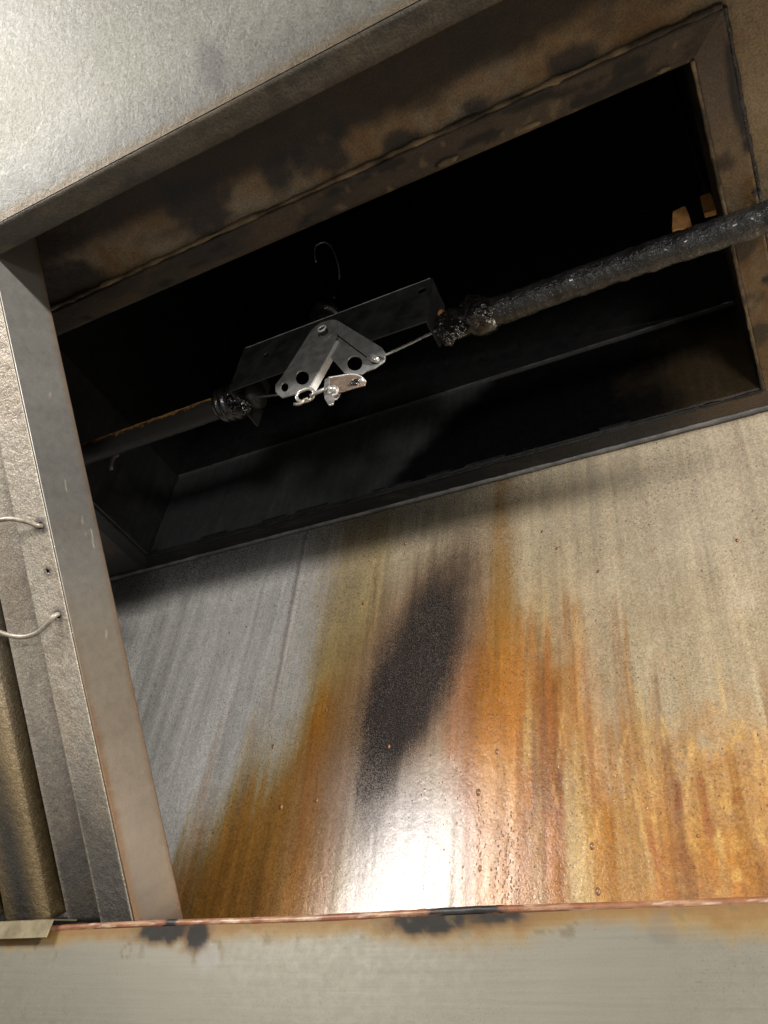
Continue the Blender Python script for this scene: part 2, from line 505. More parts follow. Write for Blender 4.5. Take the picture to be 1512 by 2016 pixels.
    # red drips on the right
    for dx, zt, zb, wd in ((-0.120, 0.268, 0.222, 0.0030), (-0.079, 0.300, 0.240, 0.0050), (-0.099, 0.295, 0.262, 0.004), (-0.128, 0.25, 0.226, 0.0025), (-0.060, 0.285, 0.262, 0.005)):
        m = gs(x + wob2 * 0.6, dx, wd) * ss(zt, zt - 0.02, Z + (blot2 - .5) * .02) * ss(zb - 0.006, zb + 0.004, Z + (st - .5) * .03)
        col = mixc(col, ss(0.2, 0.8, m + (blot2 - 0.5) * 0.5) * 0.7, (0.28, 0.08, 0.022))
    # single runs of grease, each with its own top, width and drift, darker along the rim
    rr_ = random.Random(21)
    pal = ((0.20, 0.075, 0.012), (0.30, 0.12, 0.012), (0.15, 0.060, 0.018), (0.40, 0.27, 0.10), (0.36, 0.19, 0.05), (0.26, 0.085, 0.02))
    for i in range(95):
        if i < 55: x0, zt = rr_.gauss(-0.21, 0.05), rr_.uniform(0.24, 0.52)
        elif i < 75: x0, zt = rr_.uniform(-0.14, 0.03), rr_.uniform(0.24, 0.40)
        else: x0, zt = rr_.uniform(-0.56, -0.39), rr_.uniform(0.26, 0.50)
        w_ = rr_.uniform(0.0018, 0.0060); zb = zt - rr_.uniform(0.05, 0.28); dr = rr_.uniform(-0.02, 0.02)
        q = np.abs(X + wob2 * 0.35 - x0 - (zt - Z) * dr) / (w_ * (0.5 + 0.9 * ss(zt, zb, Z)))
        env = ss(zt + 0.004, zt - 0.03, Z + (blot2 - 0.5) * 0.03) * ss(zb - 0.02, zb + 0.01, Z)
        a_ = rr_.uniform(0.15, 0.5) * (0.45 if i >= 75 else 1.0)
        c0 = np.array(pal[rr_.randrange(6)])
        col = mixc(col, ss(1.25, 0.7, q) * env * a_, c0)
        col = mixc(col, gs(q, 1.0, 0.22) * env * a_ * 0.6, c0 * 0.45)
    # pale patch at the centre bottom
    m = gs(X, -0.330, 0.070) * ss(0.36, 0.27, Z + (x + 0.33) * 0.3)
    col = mixc(col, m * 0.8, (0.33, 0.295, 0.29))
    col = col * (1 - 0.18 * ss(-0.25, -0.1, X))[..., None]     # colour darkened to the right, offsetting the right lamp's stronger light
    # soot: a leaning smear, ragged, tapering downwards and fading up under the ceiling
    rag = (blot - 0.5) * 0.5 + (blot2 - 0.5) * 0.30 + (st - 0.5) * 0.35
    hz = np.where(Z > 0.41, 0.160, 0.128)
    wx = np.where(X > cx, 0.050, 0.055) * (1 - 0.35 * ss(0.40, 0.29, Z))
    e = np.sqrt(((X - cx) / wx) ** 2 + ((Z - 0.41) / hz) ** 2)
    soot = ss(1.45, 0.50, e + rag * 0.45)
    cx2 = -0.333 + (Z - 0.41) * 0.28
    up = gs(X, cx2 + 0.003, 0.055) * ss(0.40, 0.47, Z) * (0.80 - 0.25 * ss(0.5, 0.64, Z)) * (0.75 + 0.6 * (st - 0.5))
    top = ss(0.545, 0.650, Z + (st - 0.5) * 0.05 + (st2 - 0.5) * 0.03) * ss(-0.10, -0.32, X) * 0.85      # soot film, also painting in the shadow under the ceiling
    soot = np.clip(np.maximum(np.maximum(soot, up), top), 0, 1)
    # grey run marks and the long crease line on the left
    grey = ss(-0.40, -0.47, x)
    col = col * (1 + (grey * 0.6 * (st - 0.5) + grey * 0.5 * (st2 - 0.5) + 0.22 * (blot - 0.5) + (1 - grey) * 0.5 * (st - 0.5) + (1 - grey) * 0.4 * (st2 - 0.5)))[..., None]
    crease = gs(X, -0.494 + (fbm(Z * 25, Z * 0, 0, 17) - 0.5) * 0.006 - (Z - 0.5) * 0.03, 0.0022) * ss(0.36, 0.46, Z)
    col = mixc(col, crease * 0.5, (0.16, 0.09, 0.09))
    for cx0, dz in ((-0.385, 0.012), (-0.262, -0.01)):      # thin dried trickles
        ln = gs(X, cx0 + 0.010 * (fbm(Z * 40, Z * 0 + cx0 * 40, 0, 18) - 0.5) + (0.5 - Z) * 0.10, 0.0014) * ss(0.36, 0.40, Z) * ss(0.58, 0.54, Z)
        col = mixc(col, ln * 0.5, (0.12, 0.06, 0.03))
    for i in range(16):                                     # fine scratches
        a, b_, ln_ = random.uniform(-0.2, 0.03), random.uniform(0.22, 0.34), random.uniform(0.02, 0.07)
        sl = random.uniform(-0.15, 0.35)
        m = gs(X, a + (Z - b_) * sl, 0.0011) * ss(b_, b_ + 0.006, Z) * ss(b_ + ln_, b_ + ln_ - 0.006, Z) * 0.35
        col = mixc(col, m, (0.62, 0.40, 0.14))
    film = np.clip(0.55 * ss(-0.46, -0.34, x) + 0.3 * lo, 0, 1)
    rough = 0.38 - 0.08 * film - 0.10 * ss(0.36, 0.24, Z) + 0.06 * (blot - 0.5) + soot * 0.16
    metal = np.clip(0.40 - 0.32 * film - soot * 0.5, 0.0, 1)
    y = YW - 0.0003 * (blot2 - 0.5) - 0.0004 * (st - 0.5) * ss(0.40, 0.25, Z) + 0.0025 * (fbm(X * 7, Z * 5, 0, 21) - 0.5) - 0.0008 * crease
    P = np.stack([X, y, Z], -1)[:, ::-1]
    o = grid_mesh('back_wall', P, M_wall, None, col[:, ::-1], rough[:, ::-1], metal[:, ::-1])
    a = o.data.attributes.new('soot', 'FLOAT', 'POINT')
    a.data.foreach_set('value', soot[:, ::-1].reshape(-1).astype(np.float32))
    return tag(o, kind='structure')
wall = build_wall()
tube('seam_bead', [(x, YW - 0.003, ZC - 0.0035) for x in np.linspace(-1.25, 0.55, 240)], 0.0034, M_seam, wall, 10, 0.0012, 90, 4)

# dried grease beads and runs standing proud of the wall
def drops():
    bm = bmesh.new()
    rnd = random.Random(3)
    spots = [(942, 1560, 0.0032), (1166, 1666, 0.0030), (1178, 1755, 0.0030), (979, 1480, 0.0026), (538, 1470, 0.0028), (554, 1588, 0.0028), (624, 1576, 0.0026),
             (643, 1398, 0.0022), (980, 998, 0.0028), (1068, 1047, 0.0024), (1178, 1125, 0.0020), (1452, 1064, 0.0022), (799, 1070, 0.0028), (716, 1188, 0.0026),
             (766, 1470, 0.0022), (945, 1710, 0.0026), (452, 1246, 0.0015), (486, 1234, 0.0013), (1216, 1527, 0.0012), (1097, 1080, 0.0022), (1382, 1124, 0.0013)]
    lst = []
    for u, v, r in spots:
        p = atY(u, v, YW); lst.append((p[0], p[2], r, 1.5))
    for i in range(150):                                   # a spatter over the rusty area and the runs
        a = rnd.gauss(-0.262, 0.035); b = rnd.uniform(0.21, 0.40)
        lst.append((a, b, rnd.uniform(0.0005, 0.0012), rnd.uniform(1, 1.8)))
    for i in range(110):
        a = rnd.uniform(-0.15, 0.0); b = rnd.gauss(0.285, 0.03)
        lst.append((a, b, rnd.uniform(0.0005, 0.0011), rnd.uniform(1, 1.8)))
    for x0, z1, z0 in ((-0.257, 0.292, 0.222), (-0.241, 0.262, 0.202), (-0.231, 0.272, 0.2), (-0.224, 0.25, 0.2), (-0.236, 0.245, 0.2)):
        z = z1
        while z > z0:
            lst.append((x0 + rnd.gauss(0, 0.0014), z, rnd.uniform(0.0005, 0.0010), rnd.uniform(1.5, 3.5)))
            z -= rnd.uniform(0.0015, 0.0042)
    for a, b, r, el in lst:
        mt = Matrix.Translation((a, YW - 0.0003, b)) @ Matrix.Diagonal((r * 0.62, r * 0.40, r * 0.68 * el, 1))
        bmesh.ops.create_icosphere(bm, subdivisions=2, radius=1, matrix=mt)
    me = bpy.data.meshes.new('grease_drops')
    bm.to_mesh(me); bm.free()
    me.materials.append(M_drop)
    return tag(link('grease_drops', me, wall, True), kind='stuff')
M_drop = plain('wet brown grease', (0.10, 0.045, 0.018), (0.26, 0.12, 0.05), 0, 0.12, 30, 0.05, 300, 0.0002, coat=0.8)
drops()

# ------------------------------------------------------------------ setting: plenum ceiling with the duct opening
DX0, DX1, DY0, DY1 = -0.734, 0.036, 0.268, 0.592       # duct opening
FL = 0.025                                             # flange width
def ceil_col(X, Y):
    b = fbm(X * 22, Y * 22, 0, 31, 5)
    b2 = fbm(X * 70, Y * 70, 0, 32, 4)
    col = np.empty(X.shape + (3,)); col[:] = (0.23, 0.16, 0.085)
    col = mixc(col, ss(0.42, 0.62, b) * 0.6, (0.30, 0.26, 0.20))
    col = mixc(col, ss(0.47, 0.72, fbm(X * 16, Y * 30, 0, 38, 5)) * 0.85, (0.07, 0.05, 0.03))
    col = mixc(col, ss(0.45, 0.65, b2) * 0.5, (0.19, 0.10, 0.035))
    front = ss(0.215, 0.200, Y + (b2 - 0.5) * 0.012 + 0.006 * np.sin(X * 9))   # near-black strip by the front
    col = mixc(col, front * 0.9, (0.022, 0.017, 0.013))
    for cx, cy, r in ((-0.365, 0.225, 0.040), (-0.292, 0.218, 0.020), (-0.245, 0.215, 0.030), (-0.555, 0.22, 0.06), (-0.115, 0.236, 0.022), (-0.18, 0.24, 0.014), (-0.04, 0.238, 0.016)):
        m = ss(1.15, 0.55, np.sqrt(((X - cx) / r) ** 2 + ((Y - cy) / (r * 0.8)) ** 2) + (b - 0.5) * 2.2 + (b2 - 0.5) * 1.2)
        col = mixc(col, m * 0.85, (0.02, 0.02, 0.024))
    # right strip beyond the duct
    right = ss(0.034, 0.05, X)
    col = mixc(col, right * 0.7, (0.25, 0.19, 0.115))
    back = ss(0.55, 0.60, Y) * ss(0.02, -0.05, X)
    col = mixc(col, back * 0.75, (0.05, 0.05, 0.052))
    left = ss(-0.70, -0.76, X)
    col = mixc(col, left * 0.7, (0.10, 0.10, 0.105))
    return col
def build_ceiling():
    xs = np.concatenate([np.arange(-1.25, DX0, 0.012), np.arange(DX0, DX1, 0.0035), np.arange(DX1, 0.16, 0.0035), np.arange(0.16, 0.56, 0.02)])
    ys = np.concatenate([np.arange(0.052, DY0, 0.0035), np.arange(DY0, DY1, 0.009), np.arange(DY1, YW + 0.006, 0.0035)])
    X, Y = np.meshgrid(xs, ys, indexing='ij')
    z = ZC + 0.0012 * (fbm(X * 12, Y * 12, 0, 33) - 0.5)
    xc, yc = (X[:-1, :-1] + X[1:, 1:]) / 2, (Y[:-1, :-1] + Y[1:, 1:]) / 2
    keep = ~((xc > DX0 - 0.008) & (xc < DX1 + 0.008) & (yc > DY0 - 0.008) & (yc < DY1 + 0.008))
    b = fbm(X * 60, Y * 60, 0, 35)
    o = grid_mesh('ceiling', np.stack([X, Y, z], -1)[:, ::-1], M_ceil, None, ceil_col(X, Y)[:, ::-1], (0.42 + 0.2 * b)[:, ::-1], np.full(X.shape, 0.25), keep[:, ::-1])
    return tag(o, kind='structure')
build_ceiling()

# ------------------------------------------------------------------ exhaust duct
duct = tag(empty('exhaust_duct', (0, 0, 0)), 'black rectangular exhaust duct opening in the hood ceiling, sooty inside', 'duct')
def sheet(name, a, b, n, m, fcol, mat, parent, rough=0.5, metal=0.2, amp=0.0006, nrm=(0, 0, 1), flip=False):
    """a: function (s,t)->xyz on 0..1, sampled n x m"""
    S, T = np.meshgrid(np.linspace(0, 1, n), np.linspace(0, 1, m), indexing='ij')
    P = np.array(a)[None, None] + S[..., None] * (np.array(b[0]) - np.array(a)) + T[..., None] * (np.array(b[1]) - np.array(a))
    d = (fbm(P[..., 0] * 40, P[..., 1] * 40, P[..., 2] * 40, 41) - 0.5) * 2 * amp
    col = fcol(P[..., 0], P[..., 1], P[..., 2])
    P = P + d[..., None] * np.array(nrm)
    if flip:
        P, col = P[:, ::-1], col[:, ::-1]
    return grid_mesh(name, P, mat, parent, col, np.full((n, m), rough), np.full((n, m), metal))

ZT = 0.803
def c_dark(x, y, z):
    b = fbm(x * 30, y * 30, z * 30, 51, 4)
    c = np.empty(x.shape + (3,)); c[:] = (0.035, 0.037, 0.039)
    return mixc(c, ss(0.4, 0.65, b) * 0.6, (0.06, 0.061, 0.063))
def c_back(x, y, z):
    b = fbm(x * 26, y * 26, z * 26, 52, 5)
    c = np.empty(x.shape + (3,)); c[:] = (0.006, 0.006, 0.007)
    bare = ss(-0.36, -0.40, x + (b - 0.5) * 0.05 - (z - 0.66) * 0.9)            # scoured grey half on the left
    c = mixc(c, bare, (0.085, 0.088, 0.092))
    brown = ss(-0.10, 0.0, x + (b - 0.5) * 0.1) * ss(0.80, 0.72, z)
    c = mixc(c, brown * 0.85, (0.11, 0.078, 0.042))
    rim = ss(0.004, 0.002, np.abs(z - ZT + 0.002))  # pale line painted in where the collar's top edge catches light
    return mixc(c, rim * 0.8, (0.14, 0.14, 0.14))
def c_right(x, y, z):
    b = fbm(y * 40, z * 14, 0, 53, 4)
    c = np.empty(x.shape + (3,)); c[:] = (0.05, 0.036, 0.02)
    return mixc(c, ss(0.4, 0.6, b) * 0.7, (0.012, 0.011, 0.01))
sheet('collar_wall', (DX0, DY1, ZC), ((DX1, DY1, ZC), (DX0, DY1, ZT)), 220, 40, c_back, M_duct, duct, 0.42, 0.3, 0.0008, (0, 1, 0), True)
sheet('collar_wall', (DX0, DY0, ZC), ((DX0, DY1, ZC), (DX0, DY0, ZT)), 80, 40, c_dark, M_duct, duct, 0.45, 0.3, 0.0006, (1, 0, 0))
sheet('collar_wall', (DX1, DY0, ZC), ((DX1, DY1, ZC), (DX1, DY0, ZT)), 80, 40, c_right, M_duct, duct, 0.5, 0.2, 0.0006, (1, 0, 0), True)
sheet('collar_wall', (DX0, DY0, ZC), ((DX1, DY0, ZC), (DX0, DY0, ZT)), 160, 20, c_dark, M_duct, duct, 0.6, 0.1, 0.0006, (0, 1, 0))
for xx, yy in ((DX0, DY1), (DX1, DY1), (DX0, DY0), (DX1, DY0)):
    tube('corner_seam', [(xx, yy, z) for z in np.linspace(ZC, ZT, 24)], 0.0030, M_soot, duct, 8, 0.0008, 90, 5)
# rim of the collar, then the wider black shaft above it
e = 0.012
for nm, lo, hi in (('collar_rim', (DX0 - e, DY1, ZT), (DX1 + e, DY1 + e, ZT + 0.003)), ('collar_rim', (DX0 - e, DY0 - e, ZT), (DX1 + e, DY0, ZT + 0.003)),
                   ('collar_rim', (DX0 - e, DY0, ZT), (DX0, DY1, ZT + 0.003)), ('collar_rim', (DX1, DY0, ZT), (DX1 + e, DY1, ZT + 0.003))):
    box(nm, lo, hi, M_seam if hi[1] > DY1 else M_soot, duct, 0.0006)
bm = bmesh.new()
v = [bm.verts.new((x, y, z)) for z in (ZT + 0.0031, 1.9) for x, y in ((DX0 - e, DY0 - e), (DX1 + e, DY0 - e), (DX1 + e, DY1 + e), (DX0 - e, DY1 + e))]
for q in ((0, 1, 5, 4), (1, 2, 6, 5), (2, 3, 7, 6), (3, 0, 4, 7), (4, 5, 6, 7)):
    bm.faces.new([v[i] for i in q])
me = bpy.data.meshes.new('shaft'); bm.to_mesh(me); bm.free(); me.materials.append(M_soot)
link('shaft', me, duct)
tube('shaft_seam', [(0.034, 0.47, z) for z in np.linspace(ZT, 1.5, 30)], 0.004, M_brk, duct, 8, 0.001, 40, 3)
# flange: four welded strips under the ceiling, mitred
ZF = ZC - 0.0045
def c_ffront(x, y, z):
    b = fbm(x * 30, y * 60, 0, 61, 5); b2 = fbm(x * 90, y * 160, 0, 62, 4)
    c = np.empty(x.shape + (3,)); c[:] = (0.038, 0.029, 0.021)
    c = mixc(c, ss(0.42, 0.66, fbm(x * 14, y * 40, 0, 68, 5)) * 0.7, (0.10, 0.07, 0.04))
    c = mixc(c, ss(-0.30, -0.12, x) * ss(0.36, 0.6, b) * 0.7, (0.085, 0.065, 0.045))
    c = mixc(c, ss(0.62, 0.70, b2) * ss(-0.4, -0.2, x) * 0.7, (0.20, 0.15, 0.09))
    return mixc(c, ss(0.6, 0.68, fbm(x * 24, y * 90, 0, 63, 4)) * 0.9, (0.010, 0.010, 0.010))
def c_fback(x, y, z):
    b = fbm(x * 30, y * 120, 0, 64, 5)
    c = np.empty(x.shape + (3,)); c[:] = (0.018, 0.018, 0.019)
    c = mixc(c, ss(0.5, 0.7, b) * 0.5, (0.05, 0.045, 0.04))
    return mixc(c, ss(-0.08, 0.02, x) * 0.6, (0.15, 0.10, 0.06))
def c_fright(x, y, z):
    b = fbm(x * 60, y * 30, 0, 65, 5)
    c = np.empty(x.shape + (3,)); c[:] = (0.17, 0.12, 0.07)
    c = mixc(c, ss(0.45, 0.62, b) * 0.8, (0.14, 0.075, 0.022))
    c = mixc(c, ss(0.52, 0.66, fbm(x * 45, y * 45, 0, 67, 5)) * 0.85, (0.03, 0.024, 0.018))
    c = mixc(c, ss(0.36, 0.29, y + (b - 0.5) * 0.05) * 0.75, (0.07, 0.055, 0.045))
    for cx, cy, r, ry in ((0.061, 0.305, 0.006, 0.035), (0.064, 0.345, 0.007, 0.007), (0.061, 0.385, 0.006, 0.0045), (0.057, 0.47, 0.006, 0.005), (0.062, 0.28, 0.006, 0.016)):
        m = ss(1.2, 0.7, np.sqrt(((x - cx) / r) ** 2 + ((y - cy) / ry) ** 2) + (b - 0.5))
        c = mixc(c, m, (0.018, 0.016, 0.016))
    return c
def flange(p, fc, n, m, mat=M_ceil):
    a, b_, c_, d_ = [np.array(q) for q in p]          # quad: a-b outer edge, d-c inner edge
    S, T = np.meshgrid(np.linspace(0, 1, n), np.linspace(0, 1, m), indexing='ij')
    P = (a + (b_ - a) * S[..., None]) * (1 - T[..., None]) + (d_ + (c_ - d_) * S[..., None]) * T[..., None]
    col = fc(P[..., 0], P[..., 1], P[..., 2])
    k = 0.0007 * (fbm(P[..., 0] * 60, P[..., 1] * 60, 0, 66, 4) - 0.5)
    P[..., 2] = ZF + k
    up = np.stack([P[:, 0].copy(), P[:, -1].copy()], 1); up[..., 2] = ZC + 0.004
    P = np.concatenate([up[:, :1], P, up[:, 1:]], 1)   # turned-up edges
    col = np.concatenate([col[:, :1], col, col[:, -1:]], 1)
    return grid_mesh('flange', P, mat, duct, col, np.full(col.shape[:2], 0.5), np.full(col.shape[:2], 0.15))
o4 = [(DX0 - FL, DY0 - FL, 0), (DX1 + FL, DY0 - FL, 0), (DX1 + FL, DY1 + FL, 0), (DX0 - FL, DY1 + FL, 0)]
i4 = [(DX0, DY0, 0), (DX1, DY0, 0), (DX1, DY1, 0), (DX0, DY1, 0)]
flange((o4[0], o4[1], i4[1], i4[0]), c_ffront, 260, 9)
flange((o4[1], o4[2], i4[2], i4[1]), c_fright, 120, 11)
flange((o4[2], o4[3], i4[3], i4[2]), c_fback, 260, 9)
flange((o4[3], o4[0], i4[0], i4[3]), c_dark, 100, 9)
tube('weld_bead', [(x, DY0 - FL - 0.0015, ZC - 0.002) for x in np.linspace(DX0 - FL, DX1 + FL, 420)], 0.0022, M_weld, duct, 8, 0.0022, 70, 6)
tube('weld_bead', [(x, DY1 + 0.001, ZF - 0.0002) for x in np.linspace(DX0, DX1, 320)], 0.0016, M_brk, duct, 8, 0.0012, 130, 7)
tube('weld_bead', [(DX1 + FL + 0.001, y, ZC - 0.002) for y in np.linspace(DY0 - FL, DY1 + FL, 160)], 0.0022, M_crust, duct, 8, 0.0014, 130, 8)
tube('weld_bead', [(DX1 - 0.0005, y, ZF - 0.0002) for y in np.linspace(DY0, DY1, 160)], 0.0016, M_weld, duct, 8, 0.0010, 130, 8)
tube('weld_bead', [(DX0 - 0.0005, y, ZF - 0.0002) for y in np.linspace(DY0, DY1, 160)], 0.0016, M_soot, duct, 8, 0.0010, 130, 9)
# flakes of scorched grease hanging at the front edge
for u, v, r in ((878, 318, 0.0065), (1048, 246, 0.004), (1305, 138, 0.003)):
    p = atY(u, v, DY0 - 0.003)
    d = ray(u, v); p = d * (ZF / d[2])
    lump('grease_flake', (p[0], p[1], ZF - 0.0005), (r * 1.6, r * 0.5, r * 0.45), M_weld, duct, 0.45, 2.6, int(u), 3)

# ------------------------------------------------------------------ front hood panel above the filters
UP = np.array([0, -0.684, 0.729]); UP /= np.linalg.norm(UP)       # up the filter slope
NI = np.array([0, 0.729, 0.684]); NI /= np.linalg.norm(NI)        # through the filter, into the plenum
LIPY, LIPZ = 0.130, 0.566
panel = tag(empty('hood_panel', (-0.4, LIPY, LIPZ)), 'bright pebbled stainless steel panel across the upper left, above the opening', 'panel')
def build_panel():
    xs = np.concatenate([np.arange(-1.25, -0.75, 0.02), np.arange(-0.75, 0.12, 0.004), np.arange(0.12, 0.56, 0.03)])
    ts = np.concatenate([np.arange(0, 0.30, 0.004), np.arange(0.30, 1.3, 0.03)])
    X, T = np.meshgrid(xs, ts, indexing='ij')
    b = fbm(X * 14, T * 14, 0, 71, 5); b2 = fbm(X * 70, T * 70, 0, 72, 4)
    col = np.empty(X.shape + (3,)); col[:] = (0.165, 0.160, 0.140)
    col = mixc(col, ss(0.4, 0.65, b) * 0.45, (0.155, 0.152, 0.118))
    edge = ss(0.055, 0.0, T + (b2 - 0.5) * 0.03)
    col = mixc(col, edge * 0.75, (0.085, 0.082, 0.076))
    rim = ss(0.010, 0.0008, T + (b2 - 0.5) * 0.012)
    col = mixc(col, rim * 0.9, (0.10, 0.075, 0.045))
    m = ss(1.1, 0.7, np.sqrt(((X + 0.262 + (T - 0.05) * 0.1) / 0.013) ** 2 + ((T - 0.03) / 0.022) ** 2) + (b2 - 0.5) * 1.2)   # hand smudge
    col = mixc(col, m * 0.55, (0.10, 0.092, 0.088))
    rough = 0.50 + 0.10 * (b - 0.5) + m * 0.12
    k = 0.0012 * (fbm(X * 9, T * 9, 0, 73) - 0.5)
    P = np.array([0, LIPY, LIPZ]) + X[..., None] * np.array([1, 0, 0]) + T[..., None] * UP + k[..., None] * NI
    o = grid_mesh('panel_face', P, M_pan, panel, col, rough, np.full(X.shape, 0.55))
    o.matrix_parent_inverse = panel.matrix_world.inverted()
    return o
def reparent(o):
    o.matrix_parent_inverse = Matrix.Translation(o.parent.location).inverted()
    return o
reparent(build_panel())
def build_return():
    xs = np.concatenate([np.arange(-1.25, -0.75, 0.02), np.arange(-0.75, 0.12, 0.004), np.arange(0.12, 0.56, 0.03)])
    T, = (np.array([-0.4, 0.0, 0.15, 0.4, 0.7, 1.0, 1.06, 1.6]),)
    X, T = np.meshgrid(xs, T, indexing='ij')
    y = LIPY + np.clip(T, 0, 1.05) * 0.0195 + 0.0007
    z = np.where(T < 0, LIPZ + 0.001, LIPZ - 0.0012 + 0.0009 * (fbm(X * 50, T * 3, 0, 75) - 0.5)) + np.where(T > 1.05, (T - 1.05) * 0.03, 0)
    b = fbm(X * 30, T * 2, 0, 76, 4)
    col = np.empty(X.shape + (3,)); col[:] = (0.050, 0.043, 0.033)
    col = mixc(col, ss(0.40, 0.62, fbm(X * 18, T * 1.2, 0, 78, 5)) * 0.7, (0.095, 0.075, 0.05))
    col = mixc(col, ss(-0.35, -0.1, X) * ss(0.35, 0.65, b) * 0.8, (0.11, 0.085, 0.058))
    col = mixc(col, ss(0.55, 0.7, fbm(X * 60, T * 4, 0, 77, 4)) * 0.5, (0.03, 0.025, 0.02))
    P = np.stack([X, y, z], -1)
    return grid_mesh('return_edge', P[:, ::-1], M_ceil, panel, col[:, ::-1], np.full(X.shape, 0.5), np.full(X.shape, 0.3))
reparent(build_return())

# ------------------------------------------------------------------ grease gutter along the foot of the back wall
GY, GZ = 0.50, 0.1592
gut = tag(empty('grease_gutter', (-0.3, GY, 0.0)), 'grey satin steel grease gutter along the bottom, with an amber stained rolled lip', 'gutter')
def build_gutter():
    xs = np.concatenate([np.arange(-1.25, -0.72, 0.02), np.arange(-0.72, 0.06, 0.0022), np.arange(0.06, 0.56, 0.02)])
    zs = np.concatenate([np.arange(-0.12, 0.07, 0.012), np.arange(0.07, GZ + 0.001, 0.0022)])
    X, Z = np.meshgrid(xs, zs, indexing='ij')
    b = fbm(X * 35, Z * 35, 0, 81, 5); b2 = fbm(X * 110, Z * 110, 0, 82, 4); b3 = fbm(X * 9, Z * 3, 0, 83, 3)
    d = GZ - Z
    col = np.empty(X.shape + (3,)); col[:] = (0.182, 0.170, 0.136)
    col = col * (1 + 0.12 * (b3 - 0.5) + 0.06 * (b - 0.5))[..., None]
    reach = 0.011 + 0.013 * gs(X, -0.21, 0.05) + 0.007 * gs(X, -0.43, 0.04) + 0.006 * gs(X, -0.62, 0.06) + 0.010 * ss(-0.12, -0.04, X)
    halo = ss(1.25, 0.35, d / reach + (b - 0.5) * 1.0 + (b2 - 0.5) * 0.5)
    col = mixc(col, halo * 0.9, (0.20, 0.125, 0.036))
    halo2 = ss(0.8, 0.2, d / reach + (b2 - 0.5) * 0.9)
    col = mixc(col, halo2 * 0.7, (0.15, 0.07, 0.015))
    tarm = np.zeros(X.shape)
    for cx, rx, dz, rz in ((-0.222, 0.040, 0.0030, 0.0065), (-0.236, 0.026, 0.0045, 0.0075), (-0.450, 0.028, 0.0045, 0.0075), (-0.420, 0.010, 0.0090, 0.0085)):
        q = np.sqrt(((X - cx) / rx) ** 2 + ((d - dz) / rz) ** 2) + (b2 - 0.5) * 0.9 + (b - 0.5) * 0.9
        m = ss(1.15, 0.80, q)
        col = mixc(col, ss(1.7, 1.0, q) * 0.6, (0.10, 0.05, 0.015))
        col = mixc(col, m * 0.97, (0.012, 0.011, 0.010)); tarm = np.maximum(tarm, m)
    for cx, dz, r, c in ((-0.405, 0.022, 0.011, (0.22, 0.21, 0.195)), (-0.098, 0.012, 0.009, (0.12, 0.11, 0.095)), (-0.482, 0.018, 0.004, (0.2, 0.18, 0.14))):   # finger smudges
        q = np.sqrt(((X - cx) / r) ** 2 + ((d - dz) / (r * 1.1)) ** 2) + (b2 - 0.5) * 1.0
        col = mixc(col, ss(1.1, 0.7, q) * 0.4, c)
        col = mixc(col, gs(q, 1.0, 0.17) * ss(0.4, 0.6, b) * 0.7, (0.12, 0.085, 0.05))
    m = ss(0.655, 0.70, b2) * ss(0.03, 0.01, d) * 0.5
    col = mixc(col, m, (0.10, 0.07, 0.03))
    rough = 0.52 + halo * 0.06 + 0.05 * (b - 0.5)
    rough = rough + tarm * 0.28
    y = GY + 0.0016 * (fbm(X * 5, Z * 5, 0, 84) - 0.5) - tarm * 0.0008 * b
    o = grid_mesh('front_panel', np.stack([X, y, Z], -1)[:, ::-1], M_gut, gut, col[:, ::-1], rough[:, ::-1], np.clip(0.65 - halo * 0.5 - tarm, 0, 1)[:, ::-1])
    return reparent(o)
build_gutter()
LR = 0.0026
def build_lip():
    xs = np.concatenate([np.arange(-1.25, -0.72, 0.02), np.arange(-0.72, 0.06, 0.002), np.arange(0.06, 0.56, 0.02)])
    an = np.linspace(-0.6, 2 * math.pi - 0.6, 20)
    X, A = np.meshgrid(xs, an, indexing='ij')
    b = fbm(X * 28, A * 0.4, 0, 85, 4); b2 = fbm(X * 110, A * 1.2, 0, 86, 4); b3 = fbm(X * 300, A * 2.0, 0, 87, 3)
    col = np.empty(X.shape + (3,)); col[:] = (0.215, 0.095, 0.045)
    col = mixc(col, ss(0.45, 0.65, b) * 0.8, (0.33, 0.20, 0.12))
    col = mixc(col, ss(0.5, 0.62, b2) * 0.8, (0.17, 0.06, 0.03))
    col = mixc(col, ss(0.60, 0.68, fbm(X * 60, A, 0, 88, 4)) * 0.55, (0.52, 0.44, 0.34))
    tar = np.zeros(X.shape)
    for cx, rx in ((-0.213, 0.026), (-0.447, 0.006)):
        tar = np.maximum(tar, ss(1.15, 0.85, np.abs(X - cx) / rx + (b2 - 0.5) * 1.6))
    col = mixc(col, tar * ss(0.3, 0.5, b2 + 0.25), (0.014, 0.012, 0.011))
    r = LR * (1 + 0.16 * (b2 - 0.5) + 0.10 * (b3 - 0.5)) + tar * 0.0006 * b
    y = GY + LR * 0.7 - r * np.cos(A); z = GZ + 0.0008 + 0.0005 * np.sin(X * 23) + r * np.sin(A)
    o = grid_mesh('rolled_lip', np.stack([X, y, z], -1), M_lipa, gut, col, np.clip(0.36 + 0.1 * b, 0, 1), 0.08 * (1 - tar))
    return reparent(o)
build_lip()
reparent(box('trough', (-1.25, GY + 0.0035, 0.098), (0.55, YW - 0.002, 0.101), M_crust, gut))
